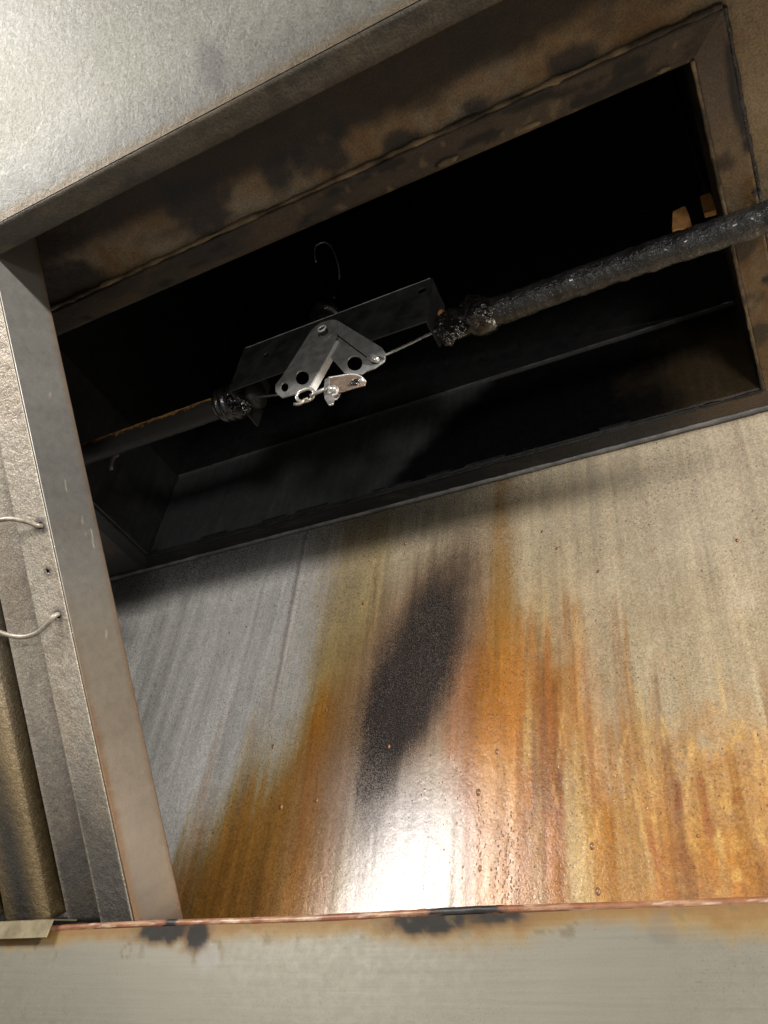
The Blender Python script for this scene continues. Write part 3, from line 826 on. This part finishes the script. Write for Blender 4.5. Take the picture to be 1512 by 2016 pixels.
# clip over the lip at the far left
clip = tag(empty('gutter_clip', (-0.59, GY, GZ)), 'small folded dull brass clip hooked over the gutter lip at far left', 'clip')
def extrude_x(name, prof, x0, x1, mat, parent, bev=0):
    bm = bmesh.new()
    a = [bm.verts.new((x0, p[0], p[1])) for p in prof]
    b = [bm.verts.new((x1, p[0], p[1])) for p in prof]
    k = len(prof)
    for i in range(k):
        j = (i + 1) % k
        bm.faces.new((a[i], a[j], b[j], b[i]))
    bm.faces.new(a[::-1]); bm.faces.new(b)
    bmesh.ops.recalc_face_normals(bm, faces=bm.faces)
    if bev:
        bmesh.ops.bevel(bm, geom=list(bm.edges), offset=bev, segments=1, affect='EDGES')
    me = bpy.data.meshes.new(name); bm.to_mesh(me); bm.free(); me.materials.append(mat)
    return link(name, me, parent)
yf, zt = GY - 0.0055, GZ + 0.0085
reparent(extrude_x('front_tab', [(yf, zt - 0.0035), (yf - 0.0012, zt - 0.0035), (yf - 0.0022, GZ - 0.0085), (yf - 0.001, GZ - 0.0085)], -0.632, -0.5605, M_clip, clip, 0.0003))
reparent(extrude_x('top_fold', [(yf - 0.0012, zt - 0.0032), (yf + 0.0, zt - 0.0042), (yf + 0.022, zt + 0.002), (yf + 0.022, zt + 0.0034)], -0.632, -0.5600, M_clip, clip, 0.0003))

# ------------------------------------------------------------------ baffle filter leaning in the rack on the left
FX = -0.50
F0 = np.array([FX, 0.518, 0.168]) + UP * -0.004          # bottom front right corner
FLEN, FTH = 0.592, 0.0525
filt = tag(empty('baffle_filter', tuple(F0)), 'grease-grained steel baffle filter leaning at the left, with a wire handle', 'filter')
def fp(x, t, n):
    """x along the hood, t up the slope, n depth through the filter"""
    return np.array([x, F0[1], F0[2]]) + UP * t + NI * n
def fcol(X, T):
    b = fbm(X * 25, T * 25, 0, 91, 5); b2 = fbm(X * 90, T * 90, 0, 92, 4)
    col = np.empty(X.shape + (3,)); col[:] = (0.38, 0.335, 0.275)
    col = mixc(col, ss(0.40, 0.65, b) * 0.5, (0.27, 0.21, 0.155))
    soot = ss(0.20, 0.03, T + (b - 0.5) * 0.16)
    col = mixc(col, soot * 0.85, (0.045, 0.043, 0.042))
    return col, b, b2
def fstrip(name, prof, mat=M_fil, t0=0.0, t1=FLEN, nt_=150, tint=None, parent=filt, edge=None, rough=0.42, metal=0.3, shade=None, foot=0.0):
    """profile [(x, n)] swept up the slope"""
    pr = np.array(prof, float)
    ts = np.linspace(t0, t1, nt_)
    X, T = np.meshgrid(pr[:, 0], ts, indexing='ij')
    Nn = np.meshgrid(pr[:, 1], ts, indexing='ij')[0]
    T = T - foot * (Nn / FTH) * ss(0.10, 0.0, T)
    P = np.array([0, F0[1], F0[2]]) + X[..., None] * np.array([1, 0, 0]) + T[..., None] * UP + Nn[..., None] * NI
    col, b, b2 = fcol(X, T)
    if shade is not None: col = shade(col, X, T, Nn, b, b2)
    o = grid_mesh(name, P[:, ::-1], mat, parent, col[:, ::-1], np.full(X.shape, rough), np.full(X.shape, metal), smooth=True)
    md = o.modifiers.new('thickness', 'SOLIDIFY'); md.thickness = 0.0009; md.offset = 0
    return reparent(o)
def dense(pts, step=0.0025):
    out = [pts[0]]
    for a, b in zip(pts[:-1], pts[1:]):
        L = math.hypot(b[0] - a[0], b[1] - a[1]); k = max(1, int(L / step))
        for i in range(1, k + 1):
            out.append((a[0] + (b[0] - a[0]) * i / k, a[1] + (b[1] - a[1]) * i / k))
    return out
def side_shade(col, X, T, Nn, b, b2):
    c = np.empty(X.shape + (3,)); c[:] = (0.155, 0.150, 0.140)
    c = mixc(c, ss(0.34, 0.20, T + (b - 0.5) * 0.1) * 0.8, (0.20, 0.175, 0.14))
    c = mixc(c, ss(0.22, 0.05, T + (b - 0.5) * 0.14) * 0.75, (0.235, 0.197, 0.152))
    c = mixc(c, ss(0.085, -0.01, T + (b - 0.5) * 0.12 + Nn * 0.9) * 0.85, (0.04, 0.033, 0.027))
    rim = np.maximum(ss(0.010, 0.001, Nn + (b2 - 0.5) * 0.012) * ss(0.30, 0.1, T), ss(FTH - 0.008, FTH, Nn + (b2 - .5) * 0.006) * 0.7)
    c = mixc(c, rim * 0.7, (0.16, 0.085, 0.035))
    for i, (t_, n_, l_) in enumerate(((0.352, 0.026, 0.012), (0.322, 0.036, 0.008), (0.31, 0.036, 0.004), (0.306, 0.043, 0.018), (0.225, 0.035, 0.008), (0.43, 0.03, 0.006))):   # bright scratches
        m = gs(Nn, n_ + (T - t_) * (0.1 + 0.25 * (i % 3)), 0.0006) * ss(l_ / 2, l_ / 2 - 0.002, np.abs(T - t_)) * 0.45
        c = mixc(c, m, (0.7, 0.62, 0.5))
    return c * (1 + 0.45 * (b - 0.5) + 0.2 * (b2 - 0.5))[..., None]
fstrip('side_channel', dense([(FX, 0.0), (FX, FTH)], 0.0011), M_side, shade=side_shade, rough=0.36, metal=0.5, nt_=300, foot=0.027)
# front frame strip with the three handle holes
Ffr = Matrix(((1, UP[0], -NI[0], F0[0]), (0, UP[1], -NI[1], F0[1]), (0, UP[2], -NI[2], F0[2]), (0, 0, 0, 1)))
def fstrip_flat(name, x0, x1, n, holes, dx):
    """flat strip on the front face; holes cut as real openings by dropping grid cells"""
    xs = np.arange(x0, x1 + 0.0001, 0.0011); ts = np.arange(0, FLEN, 0.0011)
    X, T = np.meshgrid(xs, ts, indexing='ij')
    xc, tc = (X[:-1, :-1] + X[1:, 1:]) / 2, (T[:-1, :-1] + T[1:, 1:]) / 2
    keep = np.ones(xc.shape, bool)
    col, b, b2 = fcol(X, T)
    for hx, ht, r in holes:
        keep &= (xc - hx) ** 2 + (tc - ht) ** 2 > r * r
        q = np.sqrt((X - hx) ** 2 + (T - ht) ** 2) / (r * 2.6) + (b2 - 0.5) * 0.8
        col = mixc(col, ss(1.3, 0.5, q) * 0.7, (0.05, 0.05, 0.055))
    P = np.array([0, F0[1], F0[2]]) + X[..., None] * np.array([1, 0, 0]) + T[..., None] * UP + n * NI
    edge = ss(0.0025, 0.0005, np.minimum(X - x0, x1 - X))
    col = mixc(col, edge * 0.5, (0.40, 0.36, 0.29))
    o = grid_mesh(name, P[:, ::-1], M_fil, filt, col[:, ::-1], np.full(X.shape, 0.42), np.full(X.shape, 0.3), keep[:, ::-1])
    md = o.modifiers.new('thickness', 'SOLIDIFY'); md.thickness = 0.001; md.offset = 0
    return reparent(o)
T0 = float(np.array([0, F0[1], F0[2]]) @ UP)
hol = [(-0.5085, 0.0857 - T0, 0.0028), (-0.5105, 0.0135 - T0, 0.0030), (-0.5115, 0.0492 - T0, 0.0018)]
fstrip_flat('frame_strip', FX - 0.034, FX - 0.0008, 0.0, hol, 0)
fstrip('frame_return', dense([(FX - 0.034, 0.0005), (FX - 0.034, 0.012)], 0.002), nt_=120, shade=lambda c, X, T, Nn, b, b2: c * 0.2)  # return darkened to paint in the step's shade
def baf(x1, x0, n0, dep, curl):
    """U-shaped baffle between x1 (right) and x0 (left), face at depth n0"""
    r = curl
    pts = [(x1, n0 + dep), (x1, n0 + r)]
    pts += [(x1 - r + r * math.cos(a), n0 + r - r * math.sin(a)) for a in np.linspace(0, math.pi / 2, 6)[1:]]
    pts += dense([(x1 - r, n0), (x0 + r, n0)], 0.006)[1:]
    pts += [(x0 + r - r * math.sin(a), n0 + r - r * math.cos(a)) for a in np.linspace(0, math.pi / 2, 6)[1:]]
    pts += [(x0, n0 + dep)]
    return pts
def step_shade(col, X, T, Nn, b, b2):
    c = mixc(col, ss(FX - 0.060, FX - 0.034, X + (b - 0.5) * 0.02) * 0.8, (0.075, 0.055, 0.045))   # shade along the step painted in
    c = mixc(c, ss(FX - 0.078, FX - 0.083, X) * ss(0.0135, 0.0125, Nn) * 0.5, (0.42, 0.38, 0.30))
    return mixc(c, ss(0.0135, 0.016, Nn), (0.012, 0.011, 0.010))  # near-black return, the dark of the gap painted in
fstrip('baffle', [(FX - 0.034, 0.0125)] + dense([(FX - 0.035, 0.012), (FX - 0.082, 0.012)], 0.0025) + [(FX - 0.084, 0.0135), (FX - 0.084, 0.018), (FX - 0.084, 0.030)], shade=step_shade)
def gold_shade(col, X, T, Nn, b, b2):
    g_ = mixc(col, ss(0.40, 0.10, T + (b - 0.5) * 0.1) * 0.85, (0.21, 0.145, 0.06))
    return mixc(g_, ss(0.26, 0.05, T + (b - 0.5) * 0.15) * gs(X, FX - 0.135, 0.020) * 0.95, (0.03, 0.03, 0.03))
x = FX - 0.106
while x > -1.0:
    xl = x - 0.060
    fstrip('baffle', baf(x, xl, 0.014, 0.020, 0.014), nt_=130 if x > -0.7 else 30, shade=gold_shade)
    x = xl - 0.018
x = FX - 0.062
while x > -0.99:
    fstrip('rear_baffle', baf(x, x - 0.062, 0.046, -0.020, -0.006)[::-1], nt_=40, shade=lambda c, X, T, Nn, b, b2: c * 0.04)  # painted near black so the gaps between baffles look shaded
    x -= 0.078
reparent(box('bottom_rail', (0, 0, 0), (0.5, 0.0035, 0.04), M_brk, filt, 0.0006, Matrix(((1, 0, 0, FX - 0.502), (0, UP[1], NI[1], F0[1] - UP[1] * 0.012), (0, UP[2], NI[2], F0[2] - UP[2] * 0.012), (0, 0, 0, 1)))))
reparent(box('top_rail', (0, 0, 0.002), (0.5, 0.004, 0.05), M_brk, filt, 0.0006, Matrix(((1, 0, 0, FX - 0.502), (0, UP[1], NI[1], F0[1] + UP[1] * FLEN), (0, UP[2], NI[2], F0[2] + UP[2] * FLEN), (0, 0, 0, 1)))))
hp = [(-0.5085, 0.0857, 0.006), (-0.5085, 0.0862, -0.003), (-0.516, 0.0915, -0.007), (-0.532, 0.0975, -0.010), (-0.552, 0.098, -0.013), (-0.578, 0.090, -0.015), (-0.594, 0.074, -0.016),
      (-0.598, 0.055, -0.016), (-0.590, 0.035, -0.015), (-0.570, 0.015, -0.013), (-0.548, 0.004, -0.010), (-0.530, 0.003, -0.008), (-0.516, 0.009, -0.006), (-0.5105, 0.0135, -0.003), (-0.5105, 0.0137, 0.006)]
reparent(tube('handle', spline([fp(a, b - T0, c) for a, b, c in hp], 90), 0.0020, M_wire, filt, 10, 0.0002, 300, 2))
p = atX(46, 440, FX + 0.0005)
def rings(name, c, ax1, ax2, R_, r_, mat, parent, seg=8):
    return tube(name, [np.array(c) + R_ * (math.cos(a) * np.array(ax1) + math.sin(a) * np.array(ax2)) for a in np.linspace(0, 2 * math.pi, 28, endpoint=False)], r_, mat, parent, seg, closed=True)
reparent(rings('rivet', p, (0, 1, 0), (0, 0, 1), 0.0022, 0.0008, M_wire, filt))

# ------------------------------------------------------------------ conduits crossing the duct mouth
PY, PZ = 0.402, 0.640
def conduit(name, x0, x1, r, rough, mat, label, n=320, seed=1, sag=None, seg=28):
    e_ = tag(empty(name, (x0, PY, PZ)), label, 'conduit', 'conduits across the duct mouth')
    xs_ = np.linspace(x0, x1, n)
    rr = r * (1 + (0.20 if rough > 0.001 else 0.04) * (fbm(xs_ * 34, xs_ * 0, 0, seed + 40) - 0.5))
    reparent(tube('pipe', [(x, PY, PZ + (sag(x) if sag else 0) - (q - r) * 0.8) for x, q in zip(xs_, rr)], rr, mat, e_, seg, rough, 130, seed))
    return e_
def pipe_mat_left():
    # bare rusty top, black greasy underside: the grease hangs below
    m, nt, b = newmat('conduit rusty above, greasy below')
    v = objvec(nt)
    sx = N(nt, 'ShaderNodeSeparateXYZ'); nt.links.new(v, sx.inputs[0])
    h = math_(nt, 'ADD', sx.outputs['Z'], ramp(nt, noise(nt, 160, 4, 0.6, v), 0.3, 0.7, -0.004, 0.004))
    f = ramp(nt, h, PZ - 0.002, PZ + 0.003)
    c = mixcol(nt, f, (0.022, 0.019, 0.017), mixcol(nt, ramp(nt, noise(nt, 90, 4, 0.6, v), 0.35, 0.65), (0.55, 0.28, 0.07), (0.30, 0.17, 0.06)))
    nt.links.new(c, b.inputs['Base Color'])
    b.inputs['Roughness'].default_value = 0.5
    nt.links.new(bump(nt, noise(nt, 500, 3, 0.6, v), 0.5, 0.0006), b.inputs['Normal'])
    return m
cl = conduit('conduit', -1.0, -0.452, 0.0122, 0.0007, pipe_mat_left(), 'thin rusty brown conduit left of the bracket, black grease underneath', 200, 3)
cr_ = conduit('conduit', -0.172, 0.50, 0.0128, 0.0016, M_crust, 'thick black crusted conduit running right from the bracket to the duct edge', 420, 5, lambda x: -0.001 * math.sin(x * 30))
def XP(x, dy=0, dz=0): return (x, PY + dy, PZ + dz)
# left connector: ribbed nut, collar, bell mouth, tar
prof = [(-0.474, 0.0110), (-0.472, 0.0150), (-0.467, 0.0155), (-0.466, 0.0135), (-0.463, 0.0160), (-0.459, 0.0160), (-0.458, 0.0138), (-0.455, 0.0165), (-0.450, 0.0165), (-0.449, 0.0140), (-0.444, 0.0150), (-0.440, 0.0172), (-0.436, 0.0172)]
reparent(tube('connector', [XP(a) for a, _ in prof], [b * 1.18 for _, b in prof], M_tar, cl, 28, 0.0020, 100, 12))
bp = [(-0.436, 0.0150), (-0.425, 0.0152), (-0.4245, 0.0128), (-0.434, 0.0120)]
reparent(tube('bushing', [XP(a) for a, _ in bp], [b for _, b in bp], M_brk, cl, 28, 0.0003, 200, 13))
pl = atY(492, 812, PY - 0.012)
reparent(lump('tar_lump', XP(-0.443, -0.008, -0.015), (0.010, 0.010, 0.009), M_tar, cl, 0.45, 2.6, 4, 4, 0.5))
reparent(lump('tar_lump', XP(-0.434, -0.004, -0.021), (0.007, 0.007, 0.006), M_tar, cl, 0.5, 3.0, 6, 4, 0.5))
reparent(lump('tar_lump', XP(-0.447, -0.006, 0.014), (0.009, 0.008, 0.005), M_tar, cl, 0.5, 3.0, 8, 4))
er = [XP(-0.655, 0.034 + 0.012 * math.cos(a) * 0.5, 0.014 + 0.012 * math.sin(a)) for a in np.linspace(1.9, 4.6, 16)]
reparent(tube('end_ring', er, 0.0026, M_seam, cl, 10))
# right connector with tar clots and a copper ring
prof = [(-0.165, 0.0125), (-0.170, 0.0165), (-0.174, 0.0185), (-0.182, 0.0190), (-0.188, 0.0175), (-0.191, 0.0140), (-0.198, 0.0135), (-0.203, 0.0150), (-0.207, 0.0155)]
reparent(tube('connector', [XP(a) for a, _ in prof], [b for _, b in prof], M_tar, cr_, 30, 0.0042, 75, 22))
reparent(lump('tar_lump', XP(-0.176, -0.010, -0.012), (0.013, 0.011, 0.010), M_tar, cr_, 0.5, 1.5, 14, 5, 0.35))
reparent(lump('tar_lump', XP(-0.183, -0.006, 0.006), (0.013, 0.013, 0.011), M_tar, cr_, 0.5, 1.6, 15, 5))
for i, (dx, dy, dz, r) in enumerate(((-0.212, -0.010, -0.004, 0.0085), (-0.210, -0.012, -0.015, 0.0080), (-0.207, -0.012, -0.025, 0.0078), (-0.204, -0.011, -0.033, 0.0062), (-0.199, -0.004, -0.012, 0.008))):
    reparent(lump('tar_lump', XP(dx, dy, dz), (r, r, r * 1.15), M_tar, cr_, 0.55, 1.5, 30 + i, 5, 0.2))
cp = atY(842, 640, PY - 0.012)
reparent(tag(rings('copper_ring', XP(-0.214, -0.001, 0.001), (0, 1, 0), (0, 0, 1), 0.0145, 0.0021, M_cop, cr_), 'bare copper coloured ring at the conduit end'))

# ------------------------------------------------------------------ detector bracket
BY = 0.375
brk = tag(empty('detector_bracket', (-0.33, BY, 0.62)), 'dark steel detector bracket between the two conduits, with two levers', 'bracket')
def poly_at(pts, y, org):
    """outline points given as picture positions, cut on the plate's own plane Y = y; returned as local (x, z)"""
    return [(atY(u, v, y)[0] - org[0], atY(u, v, y)[2] - org[2]) for u, v in pts]
def plate_frame(org, y):
    return Matrix(((1, 0, 0, org[0]), (0, 0, -1, y), (0, 1, 0, org[2]), (0, 0, 0, 1)))
org = (-0.33, BY, 0.62)
bx0, bx1, bz0, bz1 = -0.4375, -0.2195, 0.618, 0.688
outl = round_poly([(bx0, bz0), (-0.300, bz0 + 0.002), (bx1, bz0), (bx1, bz1), (bx0, bz1)], 0.002)
pl_ = plate('plate', [(a - org[0], b - org[2]) for a, b in outl],
            [[(a - org[0], b - org[2]) for a, b in ring_pts(bx1 - 0.0095, bz1 - 0.016, 0.0047, 20)], [(a - org[0], b - org[2]) for a, b in ring_pts(bx0 + 0.035, bz0 + 0.042, 0.0035, 16)]],
            0.0016, plate_frame(org, BY), M_brk, brk)
reparent(pl_)
reparent(tube('plate_edge_glint', [(x, BY - 0.0008, bz1 - 0.0002) for x in np.linspace(bx0 + 0.002, bx1 - 0.002, 90)], 0.0006, M_lever, brk, 8, 0.0003, 160, 3))  # added pale strip standing in for the highlight on the top edge
for xx in (bx0 + 0.001, bx1 - 0.001):
    fr = Matrix(((0, 0, 1, xx), (1, 0, 0, BY + 0.0008), (0, 1, 0, bz0), (0, 0, 0, 1)))
    hole = ring_pts(PY - BY, PZ - bz0, 0.0120, 28)
    reparent(plate('end_flange', round_poly([(0, 0), (0.050 if xx < -0.3 else 0.03, 0.0), (0.050 if xx < -0.3 else 0.03, bz1 - bz0 - 0.004), (0, bz1 - bz0)], 0.003), [hole], 0.0016, fr, M_brk if xx < -0.3 else M_soot, brk))

# crop scale of the lever drawing: picture = (520 + a / 5.815, 600 + b / 5.815)
def cp_(pts): return [(520 + a / 5.815, 600 + b / 5.815) for a, b in pts]
LV = BY - 0.0085
def cut(name, pts, holes, y, thick, mat, parent, r=0.0015, bev=0.0003):
    o_ = (-0.33, y, 0.62)
    out = round_poly(poly_at(cp_(pts), y, o_), r)
    hs = []
    for a, b, rr, ry in holes:
        hs.append(poly_at(cp_(ring_pts(a, b, rr, 22, ry)), y, o_))
    return reparent(plate(name, out, hs, thick, plate_frame(o_, y), mat, parent, bev))
lvl = cut('lever', [(835, 180), (838, 330), (815, 430), (520, 955), (440, 995), (330, 1030), (205, 1066), (135, 1000), (135, 920), (195, 850), (545, 300), (640, 215), (760, 180)],
          [(440, 840, 82, 84), (238, 948, 46, 56)], LV, 0.0016, M_lever, brk, 0.0022)
# folded edge along the lever's inner side
a0, a1 = atY(*cp_([(822, 418)])[0], LV), atY(*cp_([(515, 960)])[0], LV)
dirv = (a1 - a0)
bm = bmesh.new()
t_ = np.array([0.0018, 0, 0.0010])
vv = [bm.verts.new(tuple(q)) for q in (a0, a1, a1 + t_, a0 + t_, a0 + (0, 0.007, 0), a1 + (0, 0.007, 0), a1 + t_ + (0, 0.007, 0), a0 + t_ + (0, 0.007, 0))]
for q in ((0, 1, 2, 3), (4, 7, 6, 5), (0, 4, 5, 1), (1, 5, 6, 2), (2, 6, 7, 3), (3, 7, 4, 0)):
    bm.faces.new([vv[i] for i in q])
bmesh.ops.recalc_face_normals(bm, faces=bm.faces)
me = bpy.data.meshes.new('folded_edge'); bm.to_mesh(me); bm.free(); me.materials.append(M_edge)
fe = link('folded_edge', me, lvl)
fe.matrix_parent_inverse = lvl.matrix_basis.inverted() if False else Matrix.Translation(brk.location).inverted() @ Matrix.Translation((0, 0, 0))
fe.matrix_parent_inverse = Matrix.Identity(4)
lvr = cut('lever', [(838, 362), (1170, 616), (1290, 575), (1390, 600), (1375, 650), (1260, 730), (1160, 765), (1110, 800), (930, 792), (772, 605), (850, 480)],
          [(1040, 675, 92, 88), (1278, 648, 62, 44)], LV + 0.0035, 0.0016, M_lever, brk, 0.0016)
cut('lever_flange', [(846, 188), (1350, 498), (1388, 560), (1380, 612), (1300, 585), (1180, 592), (842, 340)], [], LV + 0.0012, 0.0014, M_lever, brk, 0.0016)
# pivot rivet: washer, barrel, eyelet ring
pc = atY(*cp_([(708, 345)])[0], LV)
Y1 = (0, 1, 0)
def discY(name, c, r, y0, y1, mat, parent, seg=28):
    return reparent(tube(name, [(c[0], y0, c[2]), (c[0], y1, c[2])], r, mat, parent, seg, smooth=False))
discY('washer', pc + np.array([0.002, 0, -0.0016]), 0.0068, LV - 0.0024, LV - 0.0008, M_lever, brk)
discY('pivot', pc, 0.0042, LV - 0.0075, LV + 0.008, M_brk, brk)
reparent(rings('eyelet', (pc[0], LV - 0.0078, pc[2]), (1, 0, 0), (0, 0, 1), 0.0040, 0.0011, M_edge, brk))
# bright hook end lying in the slot of the right lever
hq = [atY(*q, LV + 0.001) for q in cp_([(1195, 600), (1235, 605), (1262, 618), (1300, 640)])]
reparent(tag(tube('slot_hook', spline(hq, 16), [0.0022 + 0.0016 * math.sin(math.pi * min(1, i / 16)) for i in range(len(spline(hq, 16)))], M_bright, brk, 12), 'bright hook end in the slot of the right lever'))

# ------------------------------------------------------------------ fusible link and the small chain that hold the levers together
LK = LV - 0.006
fus = tag(empty('fusible_link', tuple(atY(640, 770, LK))), 'small bright bent-plate fusible link with a nut, below the levers', 'link')
cut('link_plate', [(735, 830), (1000, 797), (1105, 825), (1165, 885), (1150, 925), (1050, 950), (870, 1005), (800, 985), (742, 880)], [(1050, 880, 40, 34)], LK, 0.0012, M_brass, fus, 0.001)
lp = [atY(*q, LK - 0.0002) for q in cp_([(745, 838), (860, 818), (1000, 799), (1100, 822), (1160, 880)])]
reparent(tube('plate_rim', spline(lp, 40), 0.0009, M_edge, fus, 8))
# bent leg facing the camera side: a narrow plate with rounded foot
cut('link_leg', [(700, 860), (745, 840), (745, 900), (760, 990), (800, 1080), (790, 1140), (745, 1155), (700, 1080), (688, 980)], [], LK - 0.0035, 0.0014, M_bright, fus, 0.0012)
nc = atY(*cp_([(790, 985)])[0], LK - 0.003)
ax = np.array([0.55, -0.70, -0.45]); ax /= np.linalg.norm(ax)
reparent(tube('nut', [nc - ax * 0.0045, nc + ax * 0.0015], 0.0052, M_bright, fus, 6, smooth=False))
reparent(tube('bolt', [nc - ax * 0.006, nc + ax * 0.0062], 0.0031, M_bright, fus, 14))
reparent(tube('washer', [nc - ax * 0.0055, nc - ax * 0.0046], 0.0068, M_bright, fus, 24, smooth=False))
c_ = atY(*cp_([(1060, 885)])[0], LK - 0.001)
for i in range(5):
    a, r = random.uniform(-0.004, 0.004), random.uniform(0.0012, 0.0024)
    reparent(lump('solder_blob', (c_[0] + a, LK - 0.001, c_[2] + a * 0.2 + random.uniform(-0.002, 0.002)), (r * 1.3, r, r), M_bright if i % 2 else M_tar, fus, 0.5, 2.5, 60 + i, 3))
def chain_link(label, ctr, u, v, ru, rv, r, mat=M_bright):
    o = empty('chain_link', tuple(ctr))
    pts = [np.array(ctr) + ru * math.copysign(abs(math.cos(a)) ** 0.8, math.cos(a)) * np.array(u) + rv * math.sin(a) * np.array(v) for a in np.linspace(0, 2 * math.pi, 36, endpoint=False)]
    ob = tube('chain_link', pts, r, mat, None, 10, 0.0001, 300, 1, closed=True)
    bpy.data.objects.remove(o)
    return tag(ob, label, 'chain link', 'chain links between lever and fusible link')
def unit(v): v = np.array(v, float); return v / np.linalg.norm(v)
q1 = atY(*cp_([(640, 990)])[0], LK - 0.001)
q2 = atY(*cp_([(470, 1035)])[0], LK - 0.002)
chain_link('bright oval chain link next to the bent fusible link', q1, unit((1, 0, 0.22)), unit((0.05, 0.5, 0.8)), 0.0085, 0.0042, 0.00165)
chain_link('bright round chain link looped through the left lever', q2, unit((1, 0.25, 0.35)), unit((-0.15, -0.45, 0.85)), 0.0078, 0.0058, 0.00165)
hk = [atY(*q, LK - 0.003) for q in cp_([(500, 1075), (460, 1090), (430, 1120), (390, 1140), (345, 1138)])]
tag(tube('wire_hook', spline(hk, 24), [0.0014] * len(spline(hk, 24)), M_wire, None, 10), 'short brownish wire hook hanging under the left chain link', 'hook')

# pull cables from the levers to the conduit mouths
def cable(label, pts, r=0.0010, rough=0.0003, n=60, mat=M_cable):
    s = spline(pts, n)
    return tag(tube('pull_cable', s, r, mat, None, 8, rough, 400, 3), label, 'cable', 'pull cables')
a = atY(548, 777, LV); b = np.array(XP(-0.436))
cable('thin dark cable from the left lever into the left conduit', [a, a * 0.55 + b * 0.45 + (0, 0, -0.001), b])
a = atY(752, 702, LV + 0.002); b = np.array(XP(-0.208, -0.006, -0.004))
cable('twisted grey cable from the right lever to the tarry conduit end', [a, a * 0.5 + b * 0.5 + (0, 0, -0.0012), b], 0.0013, 0.0006, 90)

# ------------------------------------------------------------------ fitting and wire loop behind the bracket, up in the duct
up_ = tag(empty('upright_fitting', (-0.352, 0.405, 0.69)), 'black greasy upright fitting behind the bracket, inside the dark duct', 'fitting')
fb = atY(636, 640, 0.405)
fx, fz = fb[0], fb[2]
reparent(tube('barrel', [(fx, 0.405, fz - 0.02), (fx, 0.405, fz), (fx, 0.405, fz + 0.012), (fx, 0.405, fz + 0.0125), (fx, 0.405, fz + 0.03), (fx, 0.405, fz + 0.0305), (fx, 0.405, fz + 0.075)],
              [0.014, 0.014, 0.014, 0.0165, 0.0165, 0.0115, 0.011], M_tar, up_, 24, 0.0006, 120, 4))
reparent(rings('snap_ring', (fx, 0.405, fz + 0.034), (1, 0, 0), (0, 1, 0), 0.0125, 0.0011, M_cable, up_))
lp = [atY(u, v, y) for u, v, y in ((622, 515, .412), (619, 500, .414), (622, 484, .417), (638, 477, .42), (652, 486, .42), (663, 512, .416), (668, 540, .41), (663, 563, .405), (658, 578, .402))]
loop = tag(empty('wire_loop', tuple(lp[-1])), 'thin grey wire loop curling up behind the bracket in the dark duct', 'wire')
reparent(tube('wire', spline(lp, 60), 0.0010, M_edge, loop, 8))
sl = [atY(u, v, .402) for u, v in ((663, 561), (660, 568), (657, 575))]
reparent(tube('crimp_sleeve', sl, 0.0021, M_edge, loop, 10))
reparent(tube('wire_tail', spline([atY(u, v, .400) for u, v in ((657, 575), (648, 586), (636, 594), (622, 602))], 20), 0.0009, M_edge, loop, 8))
reparent(tube('wire_tail', spline([atY(u, v, .400) for u, v in ((658, 575), (657, 585), (656, 596))], 12), 0.0009, M_edge, loop, 8))

# ------------------------------------------------------------------ orange tabs behind the right conduit
def tab(label, quad, y, th):
    o_ = (0, y, 0.66)
    pts = [(atY(u, v, y)[0], atY(u, v, y)[2] - 0.66) for u, v in quad]
    o = plate('copper_tab', round_poly(pts, 0.001), [], th, Matrix(((1, 0, 0, 0), (0, 0, -1, y), (0, 1, 0, 0.66), (0, 0, 0, 1))), M_cop, None, 0.0006)
    return tag(o, label, 'tab', 'orange tabs behind the conduit')
tab('small upright orange tab behind the conduit, nearer the right duct edge', [(1380, 391), (1399, 384), (1410, 418), (1388, 424)], 0.418, 0.005)
tab('squat orange tab behind the conduit, left of the upright tab', [(1327, 424), (1350, 413), (1359, 436), (1350, 455), (1326, 460)], 0.418, 0.008)
